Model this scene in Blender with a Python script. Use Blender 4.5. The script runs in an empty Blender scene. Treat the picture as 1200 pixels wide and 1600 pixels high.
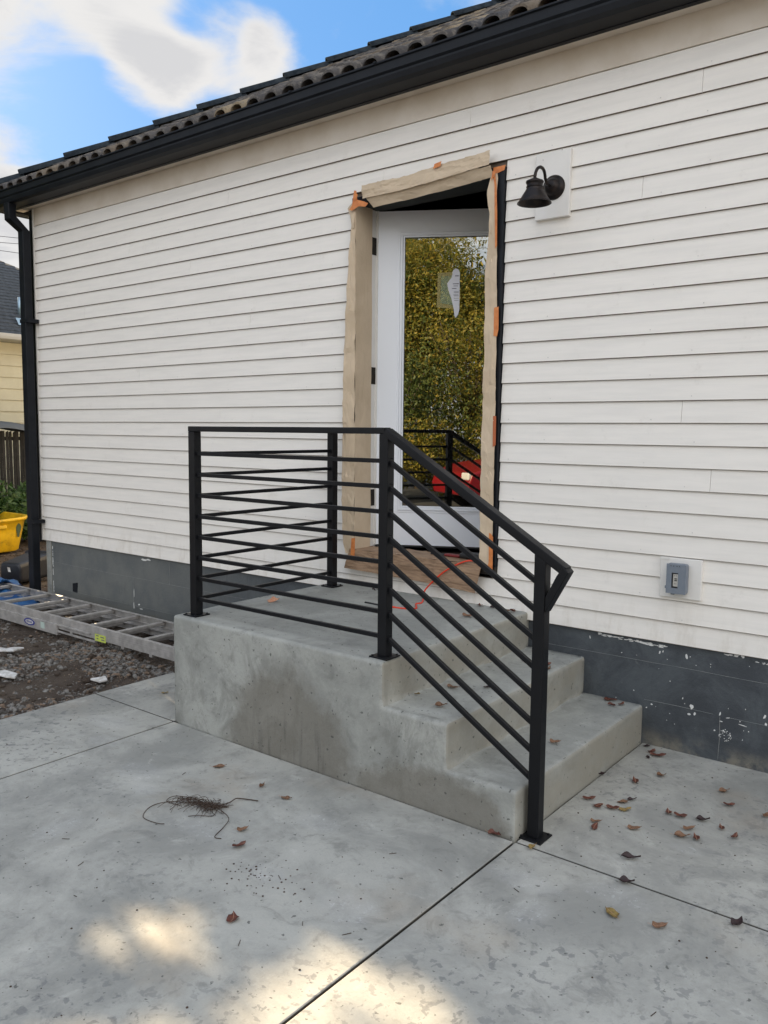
import bpy, bmesh, math, random
import numpy as np
from mathutils import Vector, Matrix, noise
R = math.radians
C = bpy.context.scene.collection
S = bpy.context.scene
rnd = random.Random(7)

# ------------------------------------------------------------------ camera, sky, sun, exposure
CX, CY, CZ, YAW, PITCH, ROLL, F = 2.3692, -3.7902, 1.4774, 0.66206, -0.098018, 0.009963, 1287.84
fw = Vector((-math.sin(YAW)*math.cos(PITCH), math.cos(YAW)*math.cos(PITCH), math.sin(PITCH)))
rt = Vector((math.cos(YAW), math.sin(YAW), 0)); up = rt.cross(fw)
r2 = rt*math.cos(ROLL)+up*math.sin(ROLL); u2 = -rt*math.sin(ROLL)+up*math.cos(ROLL)
cam = bpy.data.objects.new('camera', bpy.data.cameras.new('camera')); C.objects.link(cam)
M = Matrix((r2, u2, -fw)).transposed().to_4x4(); M.translation = Vector((CX, CY, CZ)); cam.matrix_world = M
cam.data.sensor_fit = 'VERTICAL'; cam.data.sensor_height = 36; cam.data.lens = 36*F/1600
cam.data.clip_start = .05; cam.data.clip_end = 2000
S.camera = cam
S.render.resolution_x, S.render.resolution_y = 768, 1024
SUN_EL, SUN_AZ = R(26), R(17.8)              # azimuth measured from -x towards +y
sd = Vector((-math.cos(SUN_AZ)*math.cos(SUN_EL), math.sin(SUN_AZ)*math.cos(SUN_EL), math.sin(SUN_EL)))
sun = bpy.data.objects.new('sun', bpy.data.lights.new('sun', 'SUN')); C.objects.link(sun)
sun.data.energy = 3.7; sun.data.angle = R(.5); sun.data.color = (1, .79, .52)
sun.rotation_euler = (-sd).to_track_quat('-Z', 'Y').to_euler()
S.view_settings.view_transform = 'Standard'; S.view_settings.look = 'None'
S.view_settings.exposure = 2.0; S.view_settings.gamma = 1; S.view_settings.use_curve_mapping = False

class NT:
    def __init__(s, tree): s.t = tree
    def __call__(s, typ, ins=None, **kw):
        n = s.t.nodes.new(typ)
        for k, v in kw.items(): setattr(n, k, v)
        for k, v in (ins or {}).items():
            if isinstance(v, bpy.types.NodeSocket): s.t.links.new(v, n.inputs[k])
            else: n.inputs[k].default_value = v
        return n
    def mix(s, f, a, b, blend='MIX'):
        c = lambda v: v if isinstance(v, bpy.types.NodeSocket) else (*v, 1)
        return s('ShaderNodeMix', {0: f, 6: c(a), 7: c(b)}, data_type='RGBA', blend_type=blend).outputs[2]
    def m(s, op, a, b=0., clamp=False): return s('ShaderNodeMath', {0: a, 1: b}, operation=op, use_clamp=clamp).outputs[0]
    def noise(s, vec, scale, detail=4, rough=.55, dist=0.): return s('ShaderNodeTexNoise', {'Vector': vec, 'Scale': scale, 'Detail': detail, 'Roughness': rough, 'Distortion': dist}).outputs[0]
    def ramp(s, f, lo, hi, a=0., b=1.): return s('ShaderNodeMapRange', {0: f, 1: lo, 2: hi, 3: a, 4: b}, interpolation_type='SMOOTHSTEP').outputs[0]
    def scl(s, vec, sc, loc=(0, 0, 0)): return s('ShaderNodeMapping', {0: vec, 1: loc, 3: sc}).outputs[0]

w = bpy.data.worlds.new('World'); S.world = w; w.use_nodes = True
w.node_tree.nodes.clear(); n = NT(w.node_tree)
sky = n('ShaderNodeTexSky', sky_type='NISHITA', sun_disc=False, sun_elevation=SUN_EL, sun_rotation=math.atan2(sd.x, sd.y), altitude=50, air_density=1.0, dust_density=.6, ozone_density=1.6)
D_ = n('ShaderNodeTexCoord').outputs['Generated']
sep = n('ShaderNodeSeparateXYZ', {0: D_})
zz = n.m('ADD', n.m('MAXIMUM', sep.outputs[2], 0.), .12)
cp = n('ShaderNodeCombineXYZ', {0: n.m('DIVIDE', sep.outputs[0], zz), 1: n.m('DIVIDE', sep.outputs[1], zz), 2: .37}).outputs[0]
n1 = n.noise(cp, 1.1, 7, .58, .4)
n2 = n.noise(n.scl(cp, (1, 1, 1), (3, 5, 0)), 3.4, 6, .62, .6)
def blob(d, inner, outer, amp):
    dn = Vector(d).normalized()
    dt = n('ShaderNodeVectorMath', {0: D_, 1: tuple(dn)}, operation='DOT_PRODUCT').outputs['Value']
    return n.ramp(dt, math.cos(R(outer)), math.cos(R(inner)), 0., amp)
dens = n.m('ADD', n.m('MULTIPLY', n1, .72), n.m('MULTIPLY', n2, .28))
dens = n.m('ADD', dens, .04)
for d, i, o, a in [((-.786, .450, .400), 1, 10, .14), ((-.72, .53, .44), 1, 6, .10), ((-.745, .560, .366), 0, 3.6, .15), ((-.725, .58, .37), 0, 3.0, .10), ((-.680, .622, .388), 0, 3.8, .15), ((-.655, .645, .396), 0, 2.6, .10),
                   ((-.841, .462, .270), 0, 4.5, .10), ((-.865, .464, .188), 0, 8, .16), ((-.70, .58, .40), 4, 22, -.13), ((-.805, .49, .325), 1, 6, -.13), ((-.58, .69, .43), 0, 8, -.06), ((-.695, .585, .41), 0, 3, -.07)]:
    dens = n.m('ADD', dens, blob(d, i, o, a))
cl = n.ramp(dens, .415, .60)
shade = n.ramp(n.m('ADD', n.m('MULTIPLY', dens, .75), n.m('MULTIPLY', n2, .25)), .555, .69)
sdot = n('ShaderNodeVectorMath', {0: D_, 1: tuple(sd)}, operation='DOT_PRODUCT').outputs['Value']
lit = n.mix(n.ramp(sdot, .92, -.1), (1.42, 1.40, 1.38), (3.6, 3.62, 3.66))       # clouds dimmer towards the sun; the rest, mostly unseen, brightened to fill the facade
ccol = n.mix(shade, lit, (1.16, 1.16, 1.18))
skyn = n.mix(1., sky.outputs[0], (.17, .19, .21), 'MULTIPLY')
skyt = n.mix(.7, skyn, (.25, .76, 1.62))
lowwarm = n.ramp(sep.outputs[2], .08, .25, .8, 0.)
skyt = n.mix(lowwarm, skyt, (1.75, 1.66, 1.48))
skyf = n.mix(cl, skyt, ccol)
bg = n('ShaderNodeBackground', {0: skyf, 1: .15})
n('ShaderNodeOutputWorld', {0: bg.outputs[0]})

# ------------------------------------------------------------------ materials
def mat(name, col=(.5, .5, .5), rough=.6, metal=0., spec=.5, fn=None, **extra):
    m = bpy.data.materials.new(name); m.use_nodes = True; t = m.node_tree
    b = t.nodes['Principled BSDF']; b.inputs['Base Color'].default_value = (*col, 1)
    b.inputs['Roughness'].default_value = rough; b.inputs['Metallic'].default_value = metal
    b.inputs['Specular IOR Level'].default_value = spec
    k = NT(t); co = k('ShaderNodeTexCoord').outputs['Object']
    if fn:
        r = fn(k, co, b)
        if isinstance(r, dict):
            for key, v in r.items():
                if key == 'bump':
                    h, st, ds = v
                    bp = k('ShaderNodeBump', {'Strength': st, 'Distance': ds, 'Height': h}); t.links.new(bp.outputs[0], b.inputs['Normal'])
                else: t.links.new(v, b.inputs[key])
    return m
def orand(k): return k('ShaderNodeObjectInfo').outputs['Random']
def gpos(k): return k('ShaderNodeNewGeometry').outputs['Position']
def var(a, b_, scale=8, rough=None, bump=0, bd=.002, rv=0.):     # two tones by noise + per-object value shift
    def fn(k, co, b):
        g = gpos(k); f = k.ramp(k.noise(g, scale, 6, .6), .32, .68); c = k.mix(f, a, b_)
        if rv: c = k.mix(k.m('MULTIPLY', orand(k), rv), c, (0, 0, 0))
        o = {'Base Color': c}
        if bump: o['bump'] = (k.noise(g, scale*6, 6, .7), bump, bd)
        return o
    return fn
def f_siding(k, co, b):
    g = gpos(k); s = k.noise(k.scl(g, (1.2, 1, 14)), 2.2, 5, .6)
    c = k.mix(k.ramp(s, .35, .7), (.875, .835, .775), (.815, .78, .725))
    c = k.mix(k.m('MULTIPLY', orand(k), .10), c, (.66, .64, .60))
    dirt = k.ramp(k.noise(g, 7, 9, .78), .55, .74, 0., .28); c = k.mix(dirt, c, (.55, .51, .45))
    z = k('ShaderNodeSeparateXYZ', {0: g}).outputs[2]
    low = k.m('MULTIPLY', k.ramp(z, .48, .8, .35, 0.), k.ramp(k.noise(k.scl(g, (3, 1, 1)), 4, 6, .7), .45, .7)); c = k.mix(low, c, (.50, .44, .35))
    grain = k.noise(k.scl(g, (5, 60, 90)), 3, 5, .7)
    return {'Base Color': c, 'bump': (grain, .22, .002)}
m_siding = mat('painted_siding', rough=.5, spec=.35, fn=f_siding)
m_lip = mat('lap_shade_brown', (.17, .135, .105), .9)  # brown strip on each lip paints the lap's shadow line; sheathing shares it
m_frieze = mat('frieze_shade_tan', rough=.6, fn=var((.75, .68, .59), (.66, .58, .48), 3.5, bump=.1))  # gutter shade and warm bounce painted into the frieze and soffit colour
m_white = mat('white_trim', rough=.45, fn=var((.81, .785, .745), (.76, .735, .69), 5, bump=.08))
m_charc = mat('charcoal_painted_metal', (.012, .016, .022), .5, spec=.25, fn=var((.005, .0065, .010), (.009, .011, .015), 7))
def f_concrete(base, dark, light, sc=1., spots=True, stoop=False):
    def fn(k, co, b):
        g = gpos(k)
        big = k.ramp(k.noise(g, 1.7*sc, 8, .68, .5), .36, .64); c = k.mix(big, base, dark)
        mid = k.noise(k.scl(g, (1, 1, 1), (4, 1, 2)), 7*sc, 8, .72, .6)
        c = k.mix(k.ramp(mid, .56, .74, 0., .55), c, light)
        c = k.mix(k.ramp(mid, .47, .30, 0., .7), c, tuple(v*.70 for v in dark))
        m3 = k.noise(k.scl(g, (1, 1, 1), (6, 6, 6)), 19*sc, 7, .75, .4); c = k.mix(k.ramp(m3, .52, .68, 0., .35), c, tuple(v*.62 for v in dark))
        if spots:
            spm = k.ramp(k.noise(k.scl(g, (1, 1, 1), (9, 2, 0)), 1.1, 3, .5), .46, .64)
            sp = k.ramp(k.noise(g, 26, 3, .6, .3), .56, .62)
            c = k.mix(k.m('MULTIPLY', k.m('MULTIPLY', sp, spm), .62), c, (.12, .125, .13))
            sp2 = k.ramp(k.noise(k.scl(g, (1, 1, 1), (1, 7, 0)), 12, 6, .74, .6), .50, .66)
            spm2 = k.ramp(k.noise(k.scl(g, (1, 1, 1), (2, 2, 5)), .9, 3, .5), .47, .62)
            c = k.mix(k.m('MULTIPLY', k.m('MULTIPLY', sp2, spm2), .62), c, (.14, .145, .15))
            wr = k.ramp(k.noise(k.scl(g, (1, 1, 1), (5, 3, 1)), 38, 9, .8, 1.2), .55, .66)
            sx = k('ShaderNodeSeparateXYZ', {0: g})
            tot = None
            for (x, y, a, bb) in [(-.57, -1.72, .10, .07), (-.41, -1.81, .06, .04), (-.37, -2.22, .05, .09), (.05, -1.89, .10, .05), (.34, -1.58, .09, .05), (.80, -1.93, .10, .07), (1.43, -1.34, .10, .05), (1.15, -1.45, .12, .05), (.45, -1.95, .07, .04), (-1.2, -1.45, .12, .06), (-1.0, -1.62, .08, .05), (1.25, -1.6, .05, .08), (1.5, -.9, .05, .03)]:
                dx = k.m('DIVIDE', k.m('SUBTRACT', sx.outputs[0], x), a*1.35); dy = k.m('DIVIDE', k.m('SUBTRACT', sx.outputs[1], y), bb*1.35)
                q = k.ramp(k.m('ADD', k.m('MULTIPLY', dx, dx), k.m('MULTIPLY', dy, dy)), 1.2, .1)
                tot = q if tot is None else k.m('MAXIMUM', tot, q)
            c = k.mix(k.m('MULTIPLY', tot, k.m('ADD', k.m('MULTIPLY', wr, .6), .12)), c, (.62, .62, .62))
            c = k.mix(k.ramp(sx.outputs[2], -.0015, -.006), c, (.03, .026, .02))
            rust = k.m('MULTIPLY', k.ramp(k.noise(k.scl(g, (1, 1, 1), (7, 7, 3)), 1.7, 4, .6), .55, .72), .35); c = k.mix(rust, c, (.34, .27, .19))
        if stoop:
            sx = k('ShaderNodeSeparateXYZ', {0: g}); X, Y, Z = sx.outputs
            wob = k.m('MULTIPLY', k.m('SUBTRACT', k.noise(g, 5, 9, .75), .5), .95)
            def ell(x, z, a, bb, edge=.14):
                dx = k.m('DIVIDE', k.m('SUBTRACT', X, x), a); dz = k.m('DIVIDE', k.m('SUBTRACT', Z, z), bb)
                rr = k.m('ADD', k.m('SQRT', k.m('ADD', k.m('MULTIPLY', dx, dx), k.m('MULTIPLY', dz, dz))), wob)
                return k.ramp(rr, 1+edge, 1-edge)
            front = k.m('LESS_THAN', Y, -1.20)
            a1 = k.m('MULTIPLY', ell(-.17, .0, .38, .40, .20), front)
            a2 = k.m('MULTIPLY', ell(.62, -.02, .36, .19), front)
            a3 = k.m('MULTIPLY', ell(-.17, .06, .30, .16, .3), front)
            blot = k.m('MULTIPLY', k.m('MULTIPLY', k.ramp(k.noise(k.scl(g, (1, 1, .8), (2, 0, 5)), 4.2, 8, .74, .5), .47, .62), k.ramp(Z, .53, .40)), .62)
            streak = k.m('MULTIPLY', k.m('MULTIPLY', k.ramp(k.noise(k.scl(g, (16, 1, 1.3)), 2.2, 5, .65), .5, .68), a3), .42)
            c = k.mix(k.m('MULTIPLY', blot, front), c, (.155, .155, .138))
            c = k.mix(k.m('MULTIPLY', k.m('MAXIMUM', a1, a2), .68), c, (.135, .118, .09))
            c = k.mix(streak, c, (.055, .052, .046))
            tan = k.m('MULTIPLY', k.m('GREATER_THAN', k('ShaderNodeSeparateXYZ', {0: k('ShaderNodeNewGeometry').outputs['Normal']}).outputs[0], .7), k.ramp(k.noise(k.scl(g, (1, 1, 2)), 3, 5, .6), .3, .65, .25, .75))
            c = k.mix(tan, c, (.27, .245, .19))
        fine = k.noise(g, 160, 4, .8); c = k.mix(k.ramp(fine, .3, .75, 0., .30), c, tuple(v*.62 for v in base))
        pores = k.ramp(k.noise(g, 48, 2, .5), .68, .73, 0., .75); c = k.mix(pores, c, (.06, .06, .055))
        hgt = k.m('ADD', k.noise(g, 55, 8, .75), k.m('MULTIPLY', k.noise(g, 6, 4, .6), 1.5))
        rgh = k.ramp(mid, .3, .75, .62, .88)
        return {'Base Color': c, 'Roughness': rgh, 'bump': (hgt, .33, .004)}
    return fn
m_patio = mat('patio_concrete', rough=.8, fn=f_concrete((.435, .428, .388), (.265, .264, .243), (.56, .55, .505)))
m_stoop = mat('stoop_concrete', rough=.75, fn=f_concrete((.385, .39, .36), (.265, .27, .25), (.48, .485, .45), 1.6, False, True))
def f_found(k, co, b):
    g = gpos(k); sx = k('ShaderNodeSeparateXYZ', {0: g})
    c = k.mix(k.ramp(k.noise(g, 4.5, 9, .76, .8), .38, .64), (.046, .053, .062), (.078, .090, .10))
    left = k.ramp(sx.outputs[0], -.9, -3.2); c = k.mix(left, c, k.mix(k.ramp(k.noise(g, 4, 6, .65), .35, .7), (.15, .158, .15), (.105, .115, .118)))
    c = k.mix(k.ramp(k.noise(k.scl(g, (1, 1, 1), (3, 3, 3)), 14, 8, .75), .60, .74, 0., .4), c, (.26, .26, .25))
    c = k.mix(k.ramp(k.noise(k.scl(g, (6, 1, 1)), 3, 6, .7), .58, .74, 0., .5), c, (.045, .05, .055))
    base = k.m('MULTIPLY', k.ramp(sx.outputs[2], .10, .0), k.ramp(k.noise(g, 8, 6, .7), .4, .65)); c = k.mix(base, c, (.20, .185, .15))
    return {'Base Color': c, 'bump': (k.noise(g, 28, 9, .75), .6, .006)}
m_found = mat('painted_block', rough=.55, fn=f_found)
m_fleck = mat('white_paint_fleck', (.72, .72, .70), .7)
m_mortar = mat('mortar_ridge', rough=.8, fn=var((.13, .14, .145), (.24, .24, .23), 12))
m_black = mat('black_powder_coat', (.006, .0065, .008), .38, spec=.22, fn=lambda k, co, b: {'bump': (k.noise(gpos(k), 400, 3, .6), .08, .0008), 'Roughness': k.ramp(k.noise(gpos(k), 9, 5, .6), .3, .7, .34, .5)})
def f_tile(k, co, b):
    g = gpos(k); r = orand(k)
    rm = k('ShaderNodeValToRGB', {0: r}); e = rm.color_ramp.elements
    e[0].color = (.07, .066, .066, 1); e[1].color = (.30, .24, .16, 1); e[1].position = 1
    for p_, c_ in ((.35, (.10, .092, .088, 1)), (.6, (.075, .074, .078, 1)), (.85, (.16, .13, .10, 1))): q = e.new(p_); q.color = c_
    c = k.mix(k.ramp(k.noise(g, 18, 6, .7), .45, .7), rm.outputs[0], (.19, .17, .145))
    c = k.mix(k.ramp(k.noise(g, 60, 5, .7), .5, .75, 0., .7), c, (.02, .02, .02))
    return {'Base Color': c, 'bump': (k.noise(g, 120, 6, .75), .5, .004)}
m_tile = mat('roof_tile_concrete', rough=.95, spec=.1, fn=f_tile)
m_cap = mat('ridge_cap_slate_blue', rough=.95, spec=.0, fn=var((.022, .028, .035), (.04, .048, .055), 20, bump=.2))
m_door = mat('white_door_paint', (.80, .82, .86), .35, fn=lambda k, co, b: {'bump': (k.noise(gpos(k), 30, 4, .6), .05, .001)})
m_hinge = mat('dark_hinge', (.03, .025, .02), .4, .8)
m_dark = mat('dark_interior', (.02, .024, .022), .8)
m_floor = mat('interior_floor', (.05, .035, .025), .5)
m_tape = mat('orange_tape', rough=.55, fn=var((.70, .25, .07), (.56, .17, .045), 30, bump=.2))
def f_paper(k, co, b):
    g = gpos(k)
    c = k.mix(k.ramp(k.noise(g, 5, 6, .6), .3, .7), (.62, .495, .355), (.54, .425, .295))
    vo = k('ShaderNodeTexVoronoi', {'Vector': k('ShaderNodeVectorMath', {0: k.scl(g, (1, 1, .55)), 1: k('ShaderNodeVectorMath', {0: k('ShaderNodeTexNoise', {'Vector': g, 'Scale': 4.}).outputs['Color'], 3: .25}, operation='SCALE').outputs[0]}, operation='ADD').outputs[0], 'Scale': 9.})
    h = k.m('ADD', k.m('MULTIPLY', vo.outputs['Distance'], .9), k.m('ADD', k.noise(k.scl(g, (1, 1, .35)), 14, 5, .6, 1.2), k.m('MULTIPLY', k.noise(g, 150, 3, .6), .06)))
    return {'Base Color': c, 'bump': (h, .45, .012)}
m_paper = mat('kraft_paper', rough=.75, fn=f_paper)
def f_fpaper(k, co, b):
    g = gpos(k)
    v = k.noise(k.scl(g, (2.2, 9, 16), (0, 0, 0)), 2.6, 6, .68, 1.3)
    c = k.mix(k.ramp(v, .38, .66), (.36, .235, .145), (.20, .125, .075))
    return {'Base Color': c, 'bump': (v, .5, .01)}
m_fpaper = mat('scuffed_floor_paper', rough=.7, fn=f_fpaper)
def glass_mat():
    m = bpy.data.materials.new('door_glass'); m.use_nodes = True; t = m.node_tree; t.nodes.clear(); k = NT(t)
    g = gpos(k); z = k('ShaderNodeSeparateXYZ', {0: g}).outputs[2]
    top = k.ramp(z, 2.3, 2.62, .06, 1.)
    hh = k.m('MULTIPLY', k.noise(k.scl(g, (1, 1, 1.6)), 6, 1.5, .5, .6), top)
    bp = k('ShaderNodeBump', {'Strength': .035, 'Distance': .012, 'Height': hh})
    gl = k('ShaderNodeBsdfGlossy', {'Color': (.95, .97, .93, 1), 'Roughness': .0, 'Normal': bp.outputs[0]})
    tr = k('ShaderNodeBsdfTransparent', {'Color': (.35, .38, .36, 1)})
    lw = k('ShaderNodeFresnel', {'IOR': 2.6})
    mx = k('ShaderNodeMixShader', {0: k.m('ADD', lw.outputs[0], .10), 1: tr.outputs[0], 2: gl.outputs[0]})
    k('ShaderNodeOutputMaterial', {0: mx.outputs[0]}); return m
m_glass = glass_mat()
m_film = mat('clear_sticker_film', (.55, .66, .42), .35, fn=lambda k, co, b: (b.inputs['Alpha'].__setattr__('default_value', .22), {})[1])
m_sheet = mat('sticker_paper', (.72, .72, .76), .6)
m_ink = mat('grey_print', (.12, .12, .14), .6)
m_bronze = mat('oil_rubbed_bronze', (.022, .017, .015), .45, .6, fn=lambda k, co, b: {'Base Color': k.mix(k.ramp(k.noise(gpos(k), 30, 5, .65), .4, .7), (.014, .012, .013), (.034, .023, .018)), 'bump': (k.noise(gpos(k), 260, 3, .6), .25, .001)})
m_bulb = mat('frosted_bulb', (.6, .6, .57), .3)
m_greyp = mat('grey_outlet_plastic', (.17, .20, .235), .42, fn=var((.165, .195, .235), (.19, .215, .25), 40))
m_recep = mat('receptacle_face', (.46, .44, .40), .4)
m_alu = mat('weathered_aluminium', (.33, .31, .29), .5, .55, fn=var((.52, .50, .48), (.36, .345, .33), 14, bump=.15))
m_blue = mat('blue_plastic', (.02, .10, .32), .45, fn=var((.010, .045, .17), (.025, .12, .30), 9))
m_navy = mat('navy_print', (.02, .03, .22), .5)
m_ylab = mat('yellow_green_label', (.50, .58, .10), .5)
m_glab = mat('pale_green_label', (.45, .55, .50), .5)
def f_dirt(k, co, b):
    g = gpos(k)
    c = k.mix(k.ramp(k.noise(g, 2.5, 7, .7), .35, .65), (.055, .037, .026), (.105, .08, .06))
    c = k.mix(k.ramp(k.noise(g, 30, 8, .8), .5, .7, 0., .8), c, (.04, .028, .02))
    return {'Base Color': c, 'bump': (k.noise(g, 60, 9, .8), 1., .02)}
m_dirt = mat('dirt', rough=.95, fn=f_dirt)
def f_gravel(k, co, b):
    g = gpos(k)
    c = k.mix(k.ramp(k.noise(g, 38, 2, .5), .35, .65), (.075, .068, .062), (.20, .19, .175))
    return {'Base Color': k.mix(k.ramp(k.noise(g, 21, 2, .5), .52, .62), c, (.17, .12, .085))}
m_gravel = mat('crushed_stone', rough=.95, fn=f_gravel)
m_bin = mat('dark_bin_plastic', (.01, .011, .016), .42, fn=var((.008, .009, .014), (.014, .016, .022), 12))
def f_tub(k, co, b):
    g = gpos(k)
    c = k.mix(k.ramp(k.noise(g, 5, 7, .7), .4, .66), (.68, .42, .008), (.42, .25, .01))
    c = k.mix(k.ramp(k.noise(k.scl(g, (1, 1, 1), (2, 2, 2)), 17, 8, .78), .57, .70, 0., .8), c, (.13, .09, .02))
    return {'Base Color': c, 'bump': (k.noise(g, 20, 5, .6), .3, .006)}
m_tub = mat('yellow_plastic', rough=.5, fn=f_tub)
m_tubpatch = mat('dark_green_smear', (.05, .075, .035), .7)
m_yellow = mat('cream_yellow_siding', rough=.6, fn=var((.56, .53, .39), (.50, .47, .34), 3, rv=.06))
m_nroof = mat('asphalt_shingles', rough=.9, fn=lambda k, co, b: {'Base Color': k.mix(k.ramp(k.noise(k.scl(gpos(k), (3, 4, 3)), 4, 6, .8), .35, .65), (.018, .022, .026), (.055, .062, .07))})
m_ngut = mat('grey_gutter', (.42, .42, .40), .5)
m_galv = mat('galvanised_flashing', (.35, .47, .55), .35, .6)
m_slat = mat('weathered_slat', rough=.9, fn=var((.010, .010, .0095), (.022, .021, .020), 12, rv=.6))
m_tarp = mat('grey_tarp', (.075, .085, .095), .6)
m_asph = mat('asphalt', rough=.9, fn=var((.045, .045, .047), (.065, .065, .065), 3, bump=.5))
m_car = mat('red_car_paint', (.22, .008, .014), .3, spec=.4)
m_carg = mat('car_window', (.01, .012, .014), .05)
m_tyre = mat('tyre_rubber', (.012, .012, .012), .8)
m_rim = mat('alloy_rim', (.4, .4, .42), .3, .9)
m_lampw = mat('headlight_lens', (.7, .7, .7), .1)
m_bark = mat('bark', rough=.95, fn=var((.10, .075, .055), (.16, .125, .095), 9, bump=1., bd=.02))
def leafmat(nm, a, b_, c_, sc=1.6):
    def fn(k, co, b):
        g = gpos(k); f = k.noise(g, sc, 4, .6); c = k.mix(k.ramp(f, .38, .62), a, b_)
        return {'Base Color': k.mix(k.ramp(k.noise(g, 17, 2, .5), .5, .66), c, c_)}
    m = mat(nm, rough=.55, fn=fn)
    t = m.node_tree; b = t.nodes['Principled BSDF']; k = NT(t)
    tr = k('ShaderNodeBsdfTranslucent'); src = b.inputs['Base Color'].links[0].from_socket
    t.links.new(src, tr.inputs[0]); mx = k('ShaderNodeMixShader', {0: .35, 1: b.outputs[0], 2: tr.outputs[0]})
    t.links.new(mx.outputs[0], t.nodes['Material Output'].inputs[0]); return m
m_leafA = leafmat('green_foliage', (.04, .075, .022), (.16, .21, .05), (.24, .27, .08), 1.1)
m_leafB = leafmat('autumn_foliage', (.34, .30, .05), (.08, .13, .025), (.50, .34, .05), 2.2)
m_leafC = leafmat('shrub_foliage', (.03, .075, .018), (.055, .11, .03), (.10, .17, .05), 5)
DEAD = [mat('leaf_'+nm, rough=.6, fn=var(a, b_, 90, bump=.3)) for nm, a, b_ in (
    ('reddish_brown', (.125, .034, .018), (.07, .022, .014)), ('tan_brown', (.20, .105, .055), (.12, .06, .032)),
    ('dark_maroon', (.035, .014, .014), (.020, .010, .011)), ('ochre', (.26, .185, .05), (.17, .11, .03)), ('dry_pink', (.62, .33, .20), (.5, .22, .13)))]
m_vein = mat('leaf_vein', (.42, .24, .15), .7)
m_root = mat('dry_roots', (.055, .035, .024), .9)
m_cord = mat('red_orange_cord', (.75, .045, .012), .4)
m_plug = mat('black_rubber', (.012, .012, .013), .5)
m_scrap = mat('white_plaster_scrap', (.72, .73, .75), .7, fn=var((.66, .66, .66), (.42, .40, .37), 25, bump=.4))
m_wire = mat('black_wire', (.03, .03, .035), .6)

# ------------------------------------------------------------------ geometry helpers
def tag(o, label=None, cat=None, group=None, kind=None):
    for k, v in (('label', label), ('category', cat), ('group', group), ('kind', kind)):
        if v: o[k] = v
    return o
def woff(p):
    v = Vector((0, 0, 0))
    while p: v += p.location; p = p.parent
    return v
def mk(name, V, Fc, m, parent=None, smooth=False, mats=None, idx=None, origin=None):
    off = woff(parent) + (Vector(origin) if origin else Vector((0, 0, 0)))
    V = np.asarray(V, float).reshape(-1, 3) - np.array(off)
    me = bpy.data.meshes.new(name); me.from_pydata(V.tolist(), [], [list(f) for f in Fc])
    for q in (mats or [m]): me.materials.append(q)
    if idx is not None: me.polygons.foreach_set('material_index', idx)
    if smooth: me.polygons.foreach_set('use_smooth', [True]*len(me.polygons))
    me.update()
    o = bpy.data.objects.new(name, me); C.objects.link(o)
    if parent: o.parent = parent
    if origin: o.location = origin
    return o
def empty(name, loc, label=None, cat=None, group=None, kind=None):
    o = bpy.data.objects.new(name, None); C.objects.link(o); o.location = loc; o.empty_display_size = .1
    return tag(o, label, cat, group, kind)
BF = [(0, 3, 2, 1), (4, 5, 6, 7), (0, 1, 5, 4), (1, 2, 6, 5), (2, 3, 7, 6), (3, 0, 4, 7)]
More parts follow.
